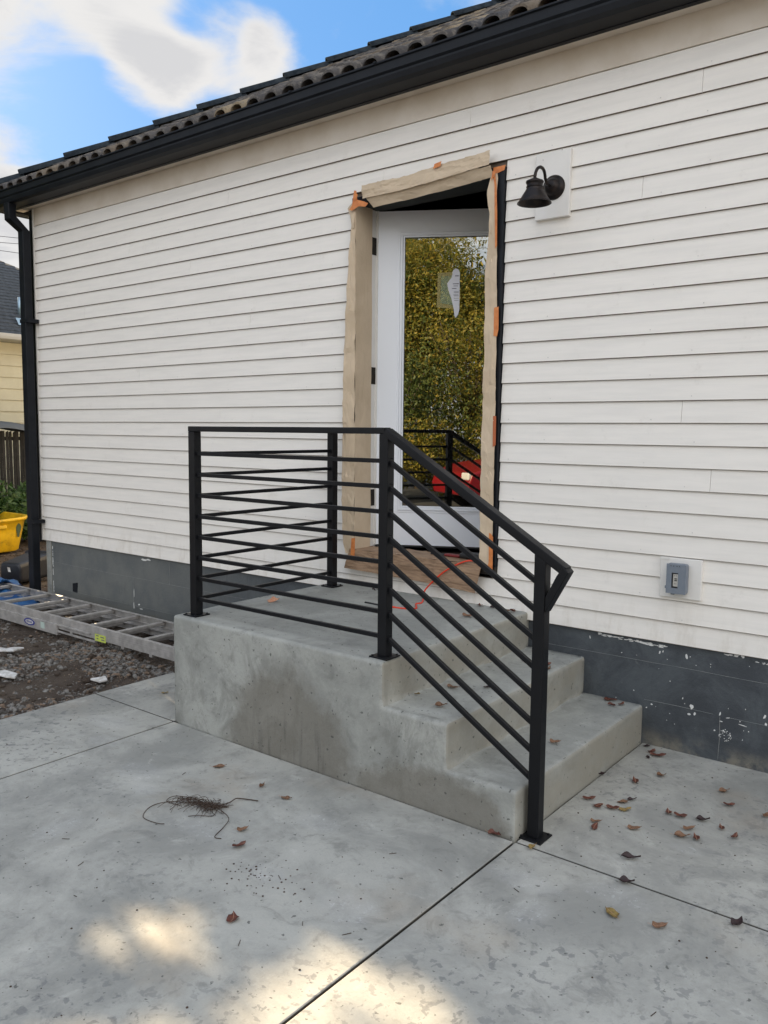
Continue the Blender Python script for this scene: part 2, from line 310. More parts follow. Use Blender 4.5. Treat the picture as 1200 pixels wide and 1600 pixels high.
class MB:
    def __init__(s): s.V = []; s.F = []
    def add(s, V, Fc): b = len(s.V); s.V += [tuple(v) for v in V]; s.F += [tuple(i+b for i in f) for f in Fc]; return s
    def box(s, x0, x1, y0, y1, z0, z1): return s.add([(x0, y0, z0), (x1, y0, z0), (x1, y1, z0), (x0, y1, z0), (x0, y0, z1), (x1, y0, z1), (x1, y1, z1), (x0, y1, z1)], BF)
    def bar(s, a, b, wd, h, upv=(0, 0, 1)):           # box along a->b
        a, b = Vector(a), Vector(b); d = (b-a).normalized(); r_ = d.cross(Vector(upv)).normalized(); u_ = r_.cross(d)
        P = []
        for q in (a, b):
            for sx, sz in ((-1, -1), (1, -1), (1, 1), (-1, 1)): P.append(q+r_*sx*wd/2+u_*sz*h/2)
        return s.add(P, [(3, 2, 1, 0), (4, 5, 6, 7), (0, 1, 5, 4), (1, 2, 6, 5), (2, 3, 7, 6), (3, 0, 4, 7)])
    def tube(s, pts, rad, k=8, close=True):
        pts = [Vector(p) for p in pts]; rings = []
        n_ = len(pts); rads = rad if isinstance(rad, (list, tuple)) else [rad]*n_
        prev = None
        for i, p in enumerate(pts):
            d = (pts[min(i+1, n_-1)]-pts[max(i-1, 0)]).normalized()
            if prev is None: a = d.orthogonal().normalized()
            else:
                a = prev-d*prev.dot(d); a = a.normalized() if a.length > 1e-6 else d.orthogonal().normalized()
            prev = a; b = d.cross(a)
            rings.append([p+(a*math.cos(t)+b*math.sin(t))*rads[i] for t in [2*math.pi*j/k for j in range(k)]])
        V = [v for r_ in rings for v in r_]; Fc = []
        for i in range(n_-1):
            for j in range(k): Fc.append((i*k+j, i*k+(j+1) % k, (i+1)*k+(j+1) % k, (i+1)*k+j))
        if close: Fc += [tuple(range(k-1, -1, -1)), tuple((n_-1)*k+j for j in range(k))]
        return s.add(V, Fc)
    def lathe(s, prof, c, ax='z', k=24):              # prof: (r, h)
        V = []; Fc = []; c = Vector(c)
        for r_, h in prof:
            for j in range(k):
                t = 2*math.pi*j/k; a, b = r_*math.cos(t), r_*math.sin(t)
                V.append(c+(Vector((a, b, h)) if ax == 'z' else Vector((a, h, b)) if ax == 'y' else Vector((h, a, b))))
        for i in range(len(prof)-1):
            for j in range(k): Fc.append((i*k+j, i*k+(j+1) % k, (i+1)*k+(j+1) % k, (i+1)*k+j))
        return s.add(V, Fc)
    def prism(s, poly, d0, d1, ax='y'):               # poly in the other two axes, extruded
        f = {'y': lambda a, b, d: (a, d, b), 'z': lambda a, b, d: (a, b, d), 'x': lambda a, b, d: (d, a, b)}[ax]
        k = len(poly); V = [f(a, b, d0) for a, b in poly]+[f(a, b, d1) for a, b in poly]
        return s.add(V, [tuple(range(k)), tuple(range(2*k-1, k-1, -1))]+[(i, i+k, (i+1) % k+k, (i+1) % k) for i in range(k)])
    def build(s, name, m, parent=None, smooth=False, bevel=0, seg=2, origin=None):
        o = mk(name, s.V, s.F, m, parent, smooth, origin=origin)
        bm = bmesh.new(); bm.from_mesh(o.data); bmesh.ops.recalc_face_normals(bm, faces=bm.faces); bm.to_mesh(o.data); bm.free()
        if bevel:
            b = o.modifiers.new('bevel', 'BEVEL'); b.width = bevel; b.segments = seg; b.limit_method = 'ANGLE'; b.angle_limit = R(35)
            if seg > 1: o.data.polygons.foreach_set('use_smooth', [True]*len(o.data.polygons)); wn = o.modifiers.new('wn', 'WEIGHTED_NORMAL'); wn.keep_sharp = True
        return o

# ------------------------------------------------------------------ key dimensions
ZB, SP = .509, .1016
XL, XR = -4.311, 3.6
D, XA, XB, XC, XD = 1.235, -.962, .378, .692, .995
H1, H2, H3 = .185, .367, .55
OX0, OX1, OZ0, OZ1 = -.815, .192, .70, 2.815          # trim outer edges of the doorway

# ------------------------------------------------------------------ ground
mk('ground', [(-150, -150, -.09), (150, -150, -.09), (150, 150, -.09), (-150, 150, -.09)], [(0, 1, 2, 3)], m_dirt)['kind'] = 'structure'
mk('driveway', [(-12, -40, -.06), (40, -40, -.06), (40, -5.6, -.06), (-12, -5.6, -.06)], [(0, 1, 2, 3)], m_asph)['kind'] = 'structure'
def dirt_h(x, y):
    e = min(1, max(0, (-1.66-x)/.5))
    h = -.035+.012*noise.noise(Vector((x*5, y*5, 1)))+.035*e*noise.noise(Vector((x*1.3, y*1.3, 4)))+.006*noise.noise(Vector((x*17, y*17, 2)))+.02*e
    if y > -.9: h += -.01
    return h
nx, ny = 230, 190
X0, X1, Y0, Y1 = -9.9, -1.55, -3.6, 4.5
V = [(X0+(X1-X0)*i/nx, Y0+(Y1-Y0)*j/ny, dirt_h(X0+(X1-X0)*i/nx, Y0+(Y1-Y0)*j/ny)) for j in range(ny+1) for i in range(nx+1)]
V = [(x, y, z if x < -1.6 or y > -1.25 else z-.06) for x, y, z in V]
mk('dirt_yard', V, [(j*(nx+1)+i, j*(nx+1)+i+1, (j+1)*(nx+1)+i+1, (j+1)*(nx+1)+i) for j in range(ny) for i in range(nx)], m_dirt, smooth=True)['kind'] = 'structure'
# gravel: thousands of small rocks
def rocks(name, count, region, smin, smax, m, dens=None, seed=1, **kw):
    g = np.random.default_rng(seed); bm = bmesh.new(); bmesh.ops.create_icosphere(bm, subdivisions=1, radius=1)
    bv = np.array([v.co[:] for v in bm.verts]); bf = np.array([[v.index for v in f.verts] for f in bm.faces]); bm.free()
    Vs, Fs = [], []; c = 0
    while c < count:
        x, y = g.uniform(region[0], region[1]), g.uniform(region[2], region[3])
        if dens and g.random() > dens(x, y): continue
        s_ = smin*(smax/smin)**(g.random()**2.2); sc = s_*np.array([g.uniform(.7, 1.3), g.uniform(.6, 1.1), g.uniform(.35, .75)])
        v = bv*(1+g.normal(0, .16, (len(bv), 1)))*sc; a = g.uniform(0, 6.28); t = g.uniform(-.5, .5)
        ca, sa, ct, st = math.cos(a), math.sin(a), math.cos(t), math.sin(t)
        v = v@np.array([[1, 0, 0], [0, ct, -st], [0, st, ct]])@np.array([[ca, -sa, 0], [sa, ca, 0], [0, 0, 1]])
        v += np.array([x, y, dirt_h(x, y)+sc[2]*.35]); Vs.append(v); Fs.append(bf+c*len(bv)); c += 1
    o = mk(name, np.concatenate(Vs), np.concatenate(Fs).tolist(), m)
    return o
def gd(x, y):
    b = max(0, 1-abs(y+1.15)/1.1)*min(1, max(.12, (x+4.6)/1.6))
    return min(1, b*(.06+1.6*max(0, noise.noise(Vector((x*2.2, y*2.2, 8)))+.12)))
tag(rocks('gravel', 7500, (-5.0, -1.66, -2.6, -.2), .004, .026, m_gravel, gd, 3), 'crushed grey gravel strewn over brown dirt beside the concrete slabs', 'gravel', kind='stuff')
tag(rocks('soil_clods', 5200, (-8.2, -1.66, -2.8, 2.6), .008, .035, m_dirt, lambda x, y: .6, 5), 'loose brown clods of soil in the bare yard', 'soil', kind='stuff')

# patio slabs, tooled joints between them
patio = empty('patio', (0, 0, 0), 'grey concrete patio in large jointed slabs in front of the steps', 'patio', kind='structure')
XE, J = -1.662, .010
for x0, x1, y0, y1 in [(XE, XA-.0, -4.2, -D), (XE, XA, -D, -.70), (XA, XD, -4.2, -D), (XD, 4.4, -4.2, -D), (XD, 4.4, -D, .02), (XA, 4.4, -5.6, -4.2), (XE, XA, -5.6, -4.2)]:
    g = MB().box(x0+J/2, x1-J/2, y0+J/2, y1-J/2, -.10, 0).build('slab', m_patio, patio, bevel=.0035)
MB().box(XE+.02, 4.38, -5.58, -.2, -.095, -.035).build('joint_bed', mat('joint_soil', (.035, .028, .022), .95), patio)

# ------------------------------------------------------------------ the house
house = empty('house', (-.3, 0, 0), 'white clapboard house with dark tile roof, dark gutter and grey block foundation', 'house')
def rings(prof_yz, x0, x1): return MB().prism(prof_yz, x0, x1, 'x')
def board(z0, x0, x1, h=SP, name='siding_board'):
    wv = lambda x, s_: .0012*noise.noise(Vector((x*2.2, z0*9, s_)))
    k = max(2, int((x1-x0)/.5)+1); V = []; Fc = []
    for i in range(k):
        x = x0+(x1-x0)*i/(k-1); dz = wv(x, 3.)*.8; dy = wv(x, 7.)
        # section: lip bottom back, lip bottom front, top front, top back
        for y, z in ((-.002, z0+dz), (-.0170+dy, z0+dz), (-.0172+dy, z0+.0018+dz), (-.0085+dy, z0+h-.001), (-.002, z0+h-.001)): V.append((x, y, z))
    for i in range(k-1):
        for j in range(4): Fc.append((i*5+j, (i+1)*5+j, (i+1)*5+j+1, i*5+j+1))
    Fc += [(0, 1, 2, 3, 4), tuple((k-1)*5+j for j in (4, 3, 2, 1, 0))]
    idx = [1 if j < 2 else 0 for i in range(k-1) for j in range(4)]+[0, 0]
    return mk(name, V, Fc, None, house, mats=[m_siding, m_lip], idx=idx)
butts = {25: [-3.657, -.031, 2.4], 24: [-1.9, 1.149], 23: [-.6, 2.2], 22: [-3.0, 1.75], 20: [-2.3, .9], 18: [-3.6, 2.1], 16: [-1.7, 1.5], 13: [.322, 2.6, -2.9], 10: [1.122, -2.0], 8: [-3.3, 2.3], 7: [1.263], 5: [-1.8, 2.0], 3: [-3.1, 1.9], 1: [-1.472, 1.65]}
for i in range(26):
    z = ZB+i*SP
    cuts = [(XL, XR)]
    if z+SP > OZ0 and z < OZ1: cuts = [(XL, OX0), (OX1, XR)]
    if z < OZ0 < z+SP:                                     # course under the sill, shortened
        board(z, OX0+.001, OX1-.001, OZ0-z)
    for a, b in cuts:
        xs = [a]+sorted(q for q in butts.get(i, []) if a+.2 < q < b-.2)+[b]
        for u, v in zip(xs, xs[1:]): board(z, u+(.0008 if u != a else 0), v-(.0008 if v != b else 0))
zt = ZB+26*SP
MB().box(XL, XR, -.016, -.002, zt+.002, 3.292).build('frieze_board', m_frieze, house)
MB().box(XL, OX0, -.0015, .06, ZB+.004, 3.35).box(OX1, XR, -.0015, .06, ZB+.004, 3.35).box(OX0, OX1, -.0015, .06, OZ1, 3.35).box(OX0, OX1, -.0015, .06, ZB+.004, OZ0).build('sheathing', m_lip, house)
MB().box(XL-.018, XL-.001, -.021, .05, ZB, 3.29).build('corner_trim', m_white, house)
MB().box(XL-.085, XL-.0195, -.012, .05, ZB-.02, 3.29).build('corner_post', m_charc, house, bevel=.003)
# foundation with block joints
f = MB().box(XL+.045, XR, 0, .2, -.1, ZB+.003).build('foundation', m_found, house)
MB().box(XL+.025, XL+.1, -.006, -.0005, -.05, ZB-.004).build('foundation_pier', m_stoop, house)
def ridge(pts, r_=.0022):
    return MB().tube([(x, -.0005, z+.004*noise.noise(Vector((x*5, z, 2)))) for x, z in pts], r_, 5)
b = MB()
for z, xa, xb in ((.325, -4.2, -.97), (.105, -4.2, -.97), (.40, .45, 2.9), (.215, 1.0, 1.32), (.213, 1.38, 3.2)):
    k = int((xb-xa)/.08); pts = [(xa+(xb-xa)*i/k, z) for i in range(k+1)]
    q = ridge(pts, .0011); b.add(q.V, q.F)
for x, z0, z1 in ((-3.05, .1, .32), (-2.2, .1, .32), (-2.6, .32, .5), (1.9, .2, .4), (1.35, .01, .21)):
    q = ridge([(x, z0), (x+.003, (z0+z1)/2), (x, z1)], .0013); b.add(q.V, q.F)
b.build('mortar_ridges', m_mortar, house)
g = random.Random(11); b = MB()
def fleck(x, z, sx, sz, a=0.):
    k = 9; P = []
    for i in range(k):
        t = 2*math.pi*i/k; r_ = g.uniform(.55, 1.1); u, v = sx*r_*math.cos(t), sz*r_*math.sin(t)
        P.append((x+u*math.cos(a)-v*math.sin(a), z+u*math.sin(a)+v*math.cos(a)))
    b.prism(P, -.0014-g.random()*.0006, .001, 'y')
for i in range(60): x = .76+.34*g.random()**.9; fleck(x, .497-(x-.76)*.03+g.uniform(-.007, .004), g.uniform(.004, .016), g.uniform(.001, .004))
for i in range(20): fleck(g.uniform(1.36, 1.44), .500+g.uniform(-.005, .004), g.uniform(.004, .011), g.uniform(.001, .004))
for i in range(22): fleck(g.uniform(1.49, 1.62), .486+g.uniform(-.004, .004), g.uniform(.004, .012), g.uniform(.0008, .002))
for x, z, sx, sz in ((1.066, .456, .005, .011), (1.081, .462, .003, .006), (1.191, .457, .006, .013), (.717, .472, .003, .008), (1.225, .225, .010, .014), (1.213, .19, .008, .007), (1.239, .196, .006, .008), (1.35, .222, .004, .013), (1.357, .188, .008, .003), (1.385, .21, .01, .002), (1.448, .19, .018, .002), (1.537, .25, .006, .012), (1.544, .217, .005, .007), (1.038, .199, .006, .004), (1.014, .178, .004, .003), (1.182, .258, .003, .006), (1.33, .14, .004, .004)): fleck(x, z, sx, sz, g.uniform(-.3, .3))
for i in range(34): a = g.uniform(0, 6.3); fleck(1.377+.028*math.cos(a)*g.random()**.4, .125+.03*math.sin(a)*g.random()**.4, g.uniform(.001, .004), g.uniform(.001, .003))
for i in range(46): fleck(g.uniform(.8, 2.2), g.uniform(.04, .48), g.uniform(.001, .003), g.uniform(.001, .003))
for i in range(30): fleck(-4.195+g.uniform(-.003, .003), g.uniform(.01, .46), .0035, g.uniform(.005, .018))
for x, z, sx, sz in ((-3.05, .02, .012, .02), (-3.045, .10, .004, .03), (-3.04, .2, .003, .04), (-2.9, .478, .045, .012), (-2.85, .485, .03, .008), (-2.98, .12, .012, .008), (-2.95, .09, .02, .004)): fleck(x, z, sx, sz)
o = b.build('paint_flecks', m_fleck, house); o['kind'] = 'stuff'
b = MB(); b.prism([(-3.9, .105), (-3.83, .10), (-3.82, .19), (-3.90, .175)], -.0012, .001).build('dark_patch', m_charc, house)

g = random.Random(31); b = MB()
for i in range(26):
    for q in range(11):
        x = XL+.25+q*.72+g.uniform(-.03, .03)+(.2 if i % 2 else 0); z = ZB+i*SP+.018+g.uniform(-.003, .003)
        if OX0-.03 < x < OX1+.03 and z > OZ0-.05 or x > XR-.1: continue
        r_ = g.uniform(.0022, .0034); b.add([(x+r_*math.cos(t), -.0172+.0012*noise.noise(Vector((x*2.2, (ZB+i*SP)*9, 7.)))-.0008, z+r_*math.sin(t)) for t in [math.pi*2*j/7 for j in range(7)]], [tuple(range(7))])
o = b.build('nail_heads', mat('caulked_nail_head', (.62, .60, .57), .6), house); o['kind'] = 'stuff'
# doorway: dark trim, jambs, sill, room behind
b = MB(); b.box(OX0, OX0+.036, -.034, .02, OZ0+.03, OZ1); b.box(OX1-.046, OX1-.004, -.034, .02, OZ0+.03, OZ1); b.box(OX0+.036, OX1-.044, -.034, .02, OZ1-.036, OZ1)
b.build('door_trim', m_charc, house, bevel=.003)
JX0, JX1 = OX0+.034, OX1-.046
b = MB(); b.box(JX0-.03, JX0, .0205, .17, .77, 2.80).box(JX1, JX1+.03, .0205, .17, .77, 2.80)
b.box(JX0, JX0+.012, .150, .17, .78, 2.79).build('door_jamb', m_white, house)
MB().box(JX0, JX1, .0, .17, 2.775, 2.805).build('head_jamb', m_dark, house)
MB().box(OX0+.001, OX1-.001, -.045, .19, .725, .768).build('door_sill', m_hinge, house, bevel=.004)
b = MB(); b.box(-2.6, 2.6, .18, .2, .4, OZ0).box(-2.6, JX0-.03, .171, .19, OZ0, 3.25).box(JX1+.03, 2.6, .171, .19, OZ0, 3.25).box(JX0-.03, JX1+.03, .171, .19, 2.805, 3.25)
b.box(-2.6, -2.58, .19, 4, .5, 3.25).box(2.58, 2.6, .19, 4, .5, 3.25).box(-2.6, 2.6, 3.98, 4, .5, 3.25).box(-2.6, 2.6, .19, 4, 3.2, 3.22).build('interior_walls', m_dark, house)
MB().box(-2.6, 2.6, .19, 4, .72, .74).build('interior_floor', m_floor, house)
MB().box(XL+.02, XL+.06, .06, 7.5, -.1, 3.35).box(3.5, 3.55, .06, 7.5, -.1, 3.35).box(XL+.02, 3.55, 7.45, 7.5, -.1, 3.35).build('outer_walls', m_white, house)

# roof: slope 0.58, hip at the left corner
EX, EY, EZ, SL = -4.62, -.215, 3.425, .58
RX, DEPTH = 3.9, 4.1
zr = EZ+SL*DEPTH
roof = mk('roof', [(EX, EY, EZ-.03), (RX, EY, EZ-.03), (RX, EY+DEPTH, zr-.03), (EX+DEPTH, EY+DEPTH, zr-.03), (EX, EY+2*DEPTH, EZ-.03), (RX, EY+2*DEPTH, EZ-.03),
                   (EX, EY, EZ-.09), (RX, EY, EZ-.09), (EX, EY+2*DEPTH, EZ-.09), (RX, EY+2*DEPTH, EZ-.09)],
          [(0, 1, 2, 3), (0, 3, 4), (3, 2, 5, 4), (0, 6, 7, 1), (4, 8, 6, 0), (5, 9, 8, 4), (1, 7, 9, 5, 2), (6, 8, 9, 7)], m_tile, house)
cs = 1/math.sqrt(1+SL*SL); sn = SL*cs
def tile_mesh(nroll):
    W = .15; prof = []
    for r_ in range(nroll):
        for q in range(9): t = math.pi*q/8; prof.append((r_*W+.052-.052*math.cos(t), .046*math.sin(t)**.8 if 0 < q < 8 else 0))
        prof.append((r_*W+.127, -.004))
    prof.append((nroll*W+.002, .001)); k = len(prof); V = []; Fc = []
    for L in (0, .40):
        for dz in (0, -.013):
            for x, z in prof: V.append((x, L*cs-dz*0, L*sn+z+dz+(.018 if L == 0 else -.004)))
    for i in range(k-1):
        Fc += [(i, i+1, 2*k+i+1, 2*k+i), (k+i+1, k+i, 3*k+i, 3*k+i+1), (i+1, i, k+i, k+i+1)]
    Fc += [(0, 2*k, 3*k, k), (k-1, 2*k-1, 4*k-1, 3*k-1)]
    me = bpy.data.meshes.new('roof_tile'); me.from_pydata(V, [], Fc); me.materials.append(m_tile)
    me.polygons.foreach_set('use_smooth', [i % 3 < 2 for i in range(len(me.polygons))]); me.update(); return me
T2, T1 = tile_mesh(2), tile_mesh(1)
ro = woff(roof); cnt = 0; rest = MB()
EXPO = .36
for r_ in range(15):
    tt = r_*EXPO*cs; y = EY+.0+tt; z = EZ+tt*SL-.022; hipx = EX+tt+.06
    x = -4.5+.075*(0)
    while x < 2.9:
        if x+.30 <= 2.9 and x > hipx-.02: me, wd = T2, .30
        elif x+.15 > hipx+.0 and x <= hipx-.02:
            x += .15; continue
        else: x += .15; continue
        jit = (rnd.uniform(-.002, .002), rnd.uniform(-.006, .006), rnd.uniform(-.002, .003))
        if x > 1.6 or cnt >= 290:
            V = [(v.co.x+x, v.co.y+y, v.co.z+z) for v in me.vertices]; rest.add(V, [tuple(p.vertices) for p in me.polygons])
        else:
            o = bpy.data.objects.new('roof_tile', me); C.objects.link(o); o.parent = roof; o.location = Vector((x+jit[0], y+jit[1], z+jit[2]))-ro; o.rotation_euler = (rnd.uniform(-.006, .006), 0, rnd.uniform(-.006, .006)); cnt += 1
        x += wd
    # single-roll tile filling up to the hip
    xx = -4.5
    while xx < hipx+.13: xx += .15
o = rest.build('roof_tile_field', m_tile, roof); o['kind'] = 'stuff'
hd = Vector((1, 1, SL)).normalized(); side = hd.cross(Vector((0, 0, 1))).normalized(); nup = side.cross(hd)
def cap_mesh():
    V = []; Fc = []; k = 9
    for L, r_, lift in ((0, .085, .024), (.43, .075, .0)):
        for rr in (r_, r_-.014):
            for q in range(k): t = math.pi*q/(k-1); V.append(hd*L+side*rr*math.cos(t)+nup*(rr*math.sin(t)*.80+lift-.03))
    for q in range(k-1): Fc += [(q, q+1, 2*k+q+1, 2*k+q), (k+q+1, k+q, 3*k+q, 3*k+q+1), (q+1, q, k+q, k+q+1)]
    me = bpy.data.meshes.new('hip_cap'); me.from_pydata([tuple(v) for v in V], [], Fc); me.materials.append(m_cap); me.polygons.foreach_set('use_smooth', [i % 3 < 2 for i in range(len(me.polygons))]); return me
cm = cap_mesh()
for i in range(17):
    p = Vector((EX, EY, EZ+.035))+hd*(-.12+i*.395)
    o = bpy.data.objects.new('hip_cap', cm); C.objects.link(o); o.parent = roof; o.location = p-ro
# fascia, soffit, gutters, downspout
MB().box(EX+.1, XR, -.115, -.087, 3.284, 3.42).build('fascia_board', m_charc, house)
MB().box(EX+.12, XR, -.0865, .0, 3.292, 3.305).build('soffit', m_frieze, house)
def gutter(parent=house):
    P = [(-.115, 3.287), (-.205, 3.290), (-.232, 3.300), (-.240, 3.325), (-.240, 3.335), (-.250, 3.345), (-.252, 3.385), (-.262, 3.390), (-.262, 3.398), (-.246, 3.398), (-.246, 3.350), (-.228, 3.305), (-.120, 3.297), (-.115, 3.38)]
    k = len(P); V = []; Fc = []
    for x, e in ((EX-.045, 0), (XR, 0)): V += [(x, y, z) for y, z in P]
    for i in range(k-1): Fc.append((i, i+1, k+i+1, k+i))
    Fc += [(0, k-1, 12, 11, 10, 9, 8, 7, 6, 5, 4, 3, 2, 1)]
    return mk('gutter', V, Fc, m_charc, parent)
gt = gutter()
for x in np.arange(-4.2, 3.4, .62): MB().box(x, x+.018, -.268, -.115, 3.394, 3.401).build('gutter_strap', m_charc, gt)
b = MB(); b.box(EX-.045, EX+.07, -.115, 8.2, 3.287, 3.395).build('side_gutter', m_charc, house, bevel=.006)
ds = MB(); wd, dp = .088, .068
def rectloop(pts, x0, x1, dp, mb):          # rectangular pipe along a y-z path
    V = []; Fc = []; n_ = len(pts)
    for i, (y, z) in enumerate(pts):
        a = Vector((pts[min(i+1, n_-1)][0]-pts[max(i-1, 0)][0], pts[min(i+1, n_-1)][1]-pts[max(i-1, 0)][1])).normalized(); nn = Vector((-a.y, a.x))
        for x, s_ in ((x0, 1), (x1, 1), (x1, -1), (x0, -1)): V.append((x, y+nn.x*s_*dp/2, z+nn.y*s_*dp/2))
    for i in range(n_-1):
        for j in range(4): Fc.append((i*4+j, i*4+(j+1) % 4, i*4+4+(j+1) % 4, i*4+4+j))
    Fc += [(0, 1, 2, 3), tuple((n_-1)*4+j for j in (3, 2, 1, 0))]; mb.add(V, Fc)
rectloop([(-.200, 3.30), (-.200, 3.185), (-.085, 3.095), (-.085, .06), (-.10, .02), (-.20, -.02)], XL-.075, XL+.006, dp, ds)
sp = ds.build('downspout', m_charc, house, bevel=.005, seg=1)
for z in (2.35, .66): MB().box(XL-.080, XL+.040, -.122, -.02, z, z+.03).build('strap', m_charc, sp)

# ------------------------------------------------------------------ the door, open inwards
TH = R(29.23); ct, st = math.cos(TH), math.sin(TH); HO = Vector((-.783, .150, 0))
def dpt(u, v, z): return (HO.x+ct*u-st*v, HO.y+st*u+ct*v, z)       # v: depth into the room
def dbox(mb, u0, u1, v0, v1, z0, z1): return mb.add([dpt(u0, v0, z0), dpt(u1, v0, z0), dpt(u1, v1, z0), dpt(u0, v1, z0), dpt(u0, v0, z1), dpt(u1, v0, z1), dpt(u1, v1, z1), dpt(u0, v1, z1)], BF)
DW, DZ0, DZ1 = .914, .782, 2.772; GU0, GU1, GZ0, GZ1 = .172, .742, 1.020, 2.622
b = MB(); dbox(b, 0, GU0, 0, .044, DZ0, DZ1); dbox(b, GU1, DW, 0, .044, DZ0, DZ1); dbox(b, GU0, GU1, 0, .044, DZ0, GZ0); dbox(b, GU0, GU1, 0, .044, GZ1, DZ1)
door = b.build('door', m_door, house); door['label'] = 'white full-glass door standing ajar into the dark room'
b = MB()
for off, w_, h in ((-.036, .012, -.004), (-.022, .014, -.009), (-.006, .010, -.005)):
    a0, a1, z0, z1 = GU0+off, GU1-off, GZ0+off, GZ1-off
    dbox(b, a0, a0+w_, h, .0, z0, z1); dbox(b, a1-w_, a1, h, 0, z0, z1); dbox(b, a0+w_, a1-w_, h, 0, z0, z0+w_); dbox(b, a0+w_, a1-w_, h, 0, z1-w_, z1)
b.build('glass_bead', m_door, door, bevel=.0015, seg=1)
mk('glass_pane', [dpt(GU0-.001, .012, GZ0), dpt(GU1+.001, .012, GZ0), dpt(GU1+.001, .012, GZ1), dpt(GU0-.001, .012, GZ1)], [(0, 1, 2, 3)], m_glass, door)
for z in (2.518, 1.758, 1.022):
    b = MB().tube([dpt(-.006, -.006, z), dpt(-.006, -.006, z+.1)], .0075, 10); b.box(JX0+.0005, JX0+.003, .075, .15, z, z+.1); b.build('hinge', m_hinge, door)
b = MB(); dbox(b, .01, DW-.01, .004, .04, DZ0-.012, DZ0-.0005); b.build('door_sweep', m_plug, door)
# half peeled sticker on the pane
def flat(poly, v, t, mb=None):
    mb = mb or MB(); k = len(poly); V = [dpt(u, v, z) for u, z in poly]+[dpt(u, v+t, z) for u, z in poly]
    return mb.add(V, [tuple(range(k-1, -1, -1)), tuple(range(k, 2*k))]+[(i, (i+1) % k, (i+1) % k+k, i+k) for i in range(k)])
flat([(.372, 2.412), (.466, 2.417), (.468, 2.395), (.39, 2.392), (.388, 2.235), (.468, 2.222), (.47, 2.203), (.368, 2.212)], .0100, .0008).build('adhesive_border', mat('yellowed_adhesive', (.50, .42, .16), .5, fn=lambda k, co, b: (b.inputs['Alpha'].__setattr__('default_value', .45), {})[1]), door)
flat([(.391, 2.391), (.467, 2.394), (.467, 2.224), (.389, 2.236)], .0104, .0006).build('clear_backing', m_film, door)
flat([(.428, 2.350), (.455, 2.385), (.462, 2.425), (.478, 2.436), (.494, 2.430), (.502, 2.412), (.503, 2.20), (.496, 2.168), (.482, 2.150), (.474, 2.162), (.470, 2.20), (.452, 2.27), (.436, 2.31)], .0060, .0012).build('sticker_sheet', m_sheet, door)
b = MB()
for z, a0, a1, h in ((2.390, .474, .496, .005), (2.345, .462, .497, .004), (2.333, .466, .492, .003), (2.318, .458, .484, .004), (2.300, .468, .498, .002), (2.294, .468, .498, .002), (2.282, .466, .496, .002), (2.276, .468, .498, .002), (2.262, .470, .498, .002), (2.25, .472, .498, .002)):
    flat([(a0, z), (a1, z), (a1, z+h), (a0, z+h)], .0050, .0008, b)
b.build('print_lines', m_ink, door)

# ------------------------------------------------------------------ masking paper and tape round the doorway
def smooth_poly(pts, k):                   # resample polyline to k points by first coordinate index
    pts = [Vector(p) for p in pts]; L = [0]
    for a, b in zip(pts, pts[1:]): L.append(L[-1]+(b-a).length)
    out = []
    for i in range(k):
        s_ = L[-1]*i/(k-1); j = max(0, min(len(pts)-2, next((q for q in range(len(L)-1) if L[q+1] >= s_), len(pts)-2)))
        f_ = (s_-L[j])/max(1e-9, L[j+1]-L[j]); out.append(pts[j].lerp(pts[j+1], f_))
    return out
def sheet(name, A, B, ku, kv, m, amp, seed, parent=None, thick=.0012, stretch=(1, 1, 1)):
    a, b = smooth_poly(A, ku), smooth_poly(B, ku); V = []
    g = random.Random(int(seed*100))
    for i in range(ku):
        for j in range(kv):
            p = a[i].lerp(b[i], j/(kv-1)); q = Vector((p.x*stretch[0], p.y*stretch[1], p.z*stretch[2]))
            if 0 < i < ku-1: p = p+(a[min(i+1, ku-1)]-a[i-1])*g.uniform(-.22, .22)
            d = (1-abs(noise.noise(q*6+Vector((seed, 0, 0))))*2.2)*.55+(1-abs(noise.noise(q*13+Vector((0, seed, 0))))*2.2)*.35+g.uniform(-.12, .12)
            V.append((p.x+(g.uniform(-.003, .003) if j == 0 else 0), p.y-abs(amp)*max(0, d), p.z+(g.uniform(-.003, .003) if j == 0 else 0)))
    Fc = []
    for i in range(ku-1):
        for j in range(kv-1):
            q = (i*kv+j, (i+1)*kv+j, (i+1)*kv+j+1, i*kv+j+1)
            Fc += [(q[0], q[1], q[2]), (q[0], q[2], q[3])] if g.random() < .5 else [(q[0], q[1], q[3]), (q[1], q[2], q[3])]
    o = mk(name, V, Fc, m, parent, smooth=False); s_ = o.modifiers.new('t', 'SOLIDIFY'); s_.thickness = thick; s_.offset = -1
    return o
def tape(parent, pts, y=-.05, m=m_tape): return MB().prism(pts, y, y+.0012).build('tape', m, parent)
pl = empty('masking_paper', (-.8, -.03, .75), 'long brown paper strip taped down the hinge side of the doorway', 'masking paper', 'brown masking paper round the doorway')
sheet('paper_flap', [(-.795, -.043, 2.79), (-.805, -.046, 2.66), (-.832, -.048, 2.378), (-.850, -.048, 2.05), (-.860, -.05, 1.75), (-.862, -.05, 1.37), (-.864, -.05, .99), (-.850, -.05, .80), (-.83, -.05, .745)],
      [(-.778, -.040, 2.80), (-.777, -.040, 2.2), (-.777, -.040, 1.4), (-.775, -.042, .735)], 60, 8, m_paper, .011, 3.1, pl)
sheet('paper_return', [(-.778, -.0405, 2.80), (-.777, -.0405, 2.2), (-.776, -.0405, 1.4), (-.772, -.0425, .76)],
      [(-.772, .105, 2.78), (-.768, .10, 2.2), (-.770, .105, 1.4), (-.766, .10, .775)], 60, 8, m_paper, .006, 9.4, pl, stretch=(1, 1, .35))
